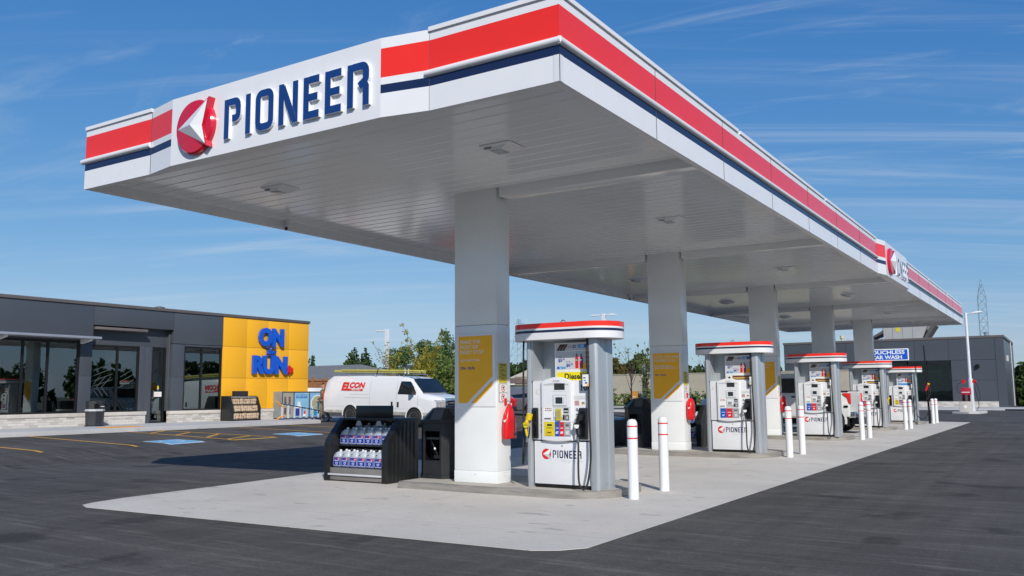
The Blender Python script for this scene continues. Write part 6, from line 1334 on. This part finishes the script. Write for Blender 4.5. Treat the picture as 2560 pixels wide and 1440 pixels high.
T_ = [  # x, y, z, height, radius, kind, label, material, n, leaf
 (-91.5, 90, 0, 7.6, 2.0, 'cone', 'small dark conifer just right of the store roof', fol_dark, 1800, .22),
 (-84.5, 92, 0, 6.6, 3.2, 'round', 'low rounded green tree above the grey house roof', fol_mid, 2600, .25),
 (-78.8, 85, 0, 8.0, 2.8, 'cone', 'taller dark evergreen left of the left light pole', fol_dark, 3400, .22),
 (-76.3, 84.5, 0, 7.7, 2.4, 'cone', 'dark evergreen directly left of the left light pole', fol_dark, 3200, .22),
 (-73.5, 92, 0, 6.3, 2.4, 'round', 'pale green tree right behind the left light pole', fol_blue, 2200, .22),
 (-43.6, 52, .4, 4.9, 1.9, 'round', 'feathery green tree left of the yellow leaved tree', fol_blue, 7000, .10),
 (-41.2, 52.5, .4, 5.4, 2.0, 'round', 'taller feathery green tree behind the van windshield', fol_blue, 5200, .10),
 (-37.5, 50, .4, 6.0, 1.9, 'cone', 'tall bright green tree beside the nearest column', fol_blue, 6500, .11),
 (-39.3, 51, .4, 4.5, 2.1, 'round', 'darker green tree filling in below the yellow leaved tree', fol_mid, 5000, .11),
 (-36.0, 47.5, .4, 3.6, 1.9, 'shrub', 'broad green bush between the van hood and nearest column', fol_mid, 4200, .10),
 (-33.1, 42, .4, 5.45, 1.55, 'young', 'young tree with yellow autumn leaves rising above the van hood', fol_yel, 5200, .055),
 (-40.2, 47, .4, 4.9, 1.25, 'young', 'spindly young tree with sparse yellow leaves beside the left light pole', fol_yel, 1300, .06),
 (-57.5, 95, 0, 6.2, 3.4, 'round', 'broad dark tree behind the brown house roof', fol_dark, 3800, .25),
 (-62.0, 96, 0, 5.6, 2.4, 'round', 'yellowish green tree left of the brown house roof', fol_mid, 2000, .25),
 (-21.1, 45.6, .05, 4.3, 1.0, 'bare', 'nearly bare sapling left of the grey sign post', fol_mid, 60, .07),
 (-19.7, 44.6, .05, 4.45, .6, 'young', 'thin green leaved sapling right behind the grey sign post', fol_mid, 420, .075),
 (-32.9, 90, 0, 6.6, 1.6, 'bare', 'leafless tree between second column and second pump', fol_mid, 30, .1),
]
for i, (x, y, z, h, rad, kind, lab, m, n, s_) in enumerate(T_): tree(x, y, z, h, rad, kind, lab, m, 11 + i, n, s_)
for i in range(12):      # row of trees over the boundary wall
    x = -51.5 + i * 2.35; hh = [5.9, 5.4, 5.7, 5.2, 5.5, 5.9, 5.0, 5.3, 4.4, 3.9, 4.3, 4.6][i]
    tree(x, 86 + (i % 3), 0, hh, 2.1, 'round', f'{["green", "reddish green", "brownish green"][i % 3]} tree rising over the beige boundary wall, {["first", "second", "third", "fourth", "fifth", "sixth", "seventh", "eighth", "ninth", "tenth", "eleventh", "twelfth"][i]} from its left end', [fol_mid, fol_brown, fol_dark][i % 3], 60 + i, 1500, .24)
for i in range(14):
    x = -29.5 + i * 1.0; tree(x, 56.2 + (i % 2) * .7, .46, 1.15 + .25 * ((i * 7) % 3) / 2, .7, 'shrub', f'leafy shrub in the planted median, {([*ordn, "ninth", "tenth", "eleventh", "twelfth", "thirteenth", "fourteenth"])[i]} from its left end', [fol_mid, fol_dark, fol_mid][i % 3], 90 + i, 420, .1, 'shrub', 'shrub')
for i, (x, y, h) in enumerate(((-3.6, 103, 4.6), (-2.2, 108, 4.2), (-.4, 100, 4.6))):
    tree(x, y, 0, h, 1.6, 'cone' if i != 1 else 'round', ['dark conifer right of the car wash', 'olive green bush right of the car wash', 'conifer cut by the right edge of the photo'][i], [fol_dark, fol_mid, fol_dark][i], 120 + i, 2200, .2)
# far tree lines: one mass each; the eastern one is what the shop windows mirror
def treeline(name, pts, hmin, hmax, m, n, s, seed, dep=3.):
    r = random.Random(seed); C_ = []; R_ = []
    for (x, y) in pts:
        for k in range(4): h = r.uniform(hmin, hmax); C_.append((x + r.uniform(-dep, dep), y + r.uniform(-dep, dep), h * r.uniform(.3, .75))); R_.append(h * .28)
    me = leaves(n, C_, R_, s, m, seed=seed, flat=1.1); o = bpy.data.objects.new(name, me); COL.objects.link(o); tag(o, kind='stuff'); return o
treeline('far_treeline', [(-260 + i * 9, 225 + 10 * math.sin(i)) for i in range(36)], 7, 10, fol_dark, 14000, .9, 5)
treeline('eastern_treeline', [(44 + 6 * math.sin(i * 1.7), 8 + i * 3.2) for i in range(40)], 3.6, 6.6, fol_dark, 16000, .5, 6)
for i, (x, y, h) in enumerate(()): pass

# ---------------------------------------------------------------- transmission towers
def tower(x, y, z0, H, wb, arms, label, slim=False):
    th = thing('transmission_tower', label, 'pylon', (x, y, z0)); b = MB(); tw = mat('galvanised_hazed', (.26, .38, .45), .7, var=.1); r_ = .075  # distance haze mixed into the steel colour, making it bluer and paler
    L4 = (lambda t: 1.15 * min(1, (1 - t) / .16 + .03) + wb * .03 * max(0, .5 - t)) if slim else (lambda t: wb * (1 - t) * .5 + .45 * t ** .3)
    lv = [0, .16, .3, .42, .53, .62, .7, .77, .84, .9, .95, 1.0]
    for sx in (-1, 1):
        for sy in (-1, 1): b.tube([(x + sx * L4(t), y + sy * L4(t), z0 + H * t) for t in lv], r_, tw, 4)
    for i in range(len(lv) - 1):
        t0, t1 = lv[i], lv[i + 1]; a, c = L4(t0), L4(t1)
        for s_ in (-1, 1):
            b.tube([(x - a, y + s_ * a, z0 + H * t0), (x + c, y + s_ * c, z0 + H * t1)], r_ * .6, tw, 3); b.tube([(x + a, y + s_ * a, z0 + H * t0), (x - c, y + s_ * c, z0 + H * t1)], r_ * .6, tw, 3)
            b.tube([(x + s_ * a, y - a, z0 + H * t0), (x + s_ * c, y + c, z0 + H * t1)], r_ * .6, tw, 3)
        b.tube([(x - c, y - c, z0 + H * t1), (x + c, y - c, z0 + H * t1)], r_ * .6, tw, 3)
    b.build('lattice', th, smooth=0)
    for t, w_ in arms:
        b = MB(); zz = z0 + H * t
        for s_ in (-1, 1): b.tube([(x, y, zz + 1.2), (x + s_ * w_, y, zz)], r_ * .8, tw, 3); b.tube([(x, y, zz), (x + s_ * w_, y, zz)], r_ * .8, tw, 3); b.tube([(x + s_ * w_, y, zz), (x + s_ * w_, y, zz - 2.2)], r_ * .6, tw, 3)
        b.build('crossarm', th)
tower(-188, 300, 0, 32, 9, [(.72, 5.5), (.94, 2.5)], 'lattice pylon left of the nearest pump crown')
tower(-20.9, 300, 0, 35.5, 10, [], 'tall lattice pylon at right beyond the car wash roof', True)
tower(-32.5, 200, 0, 15.5, 7, [(.8, 3)], 'small lattice pylon seen beside the rooftop unit')
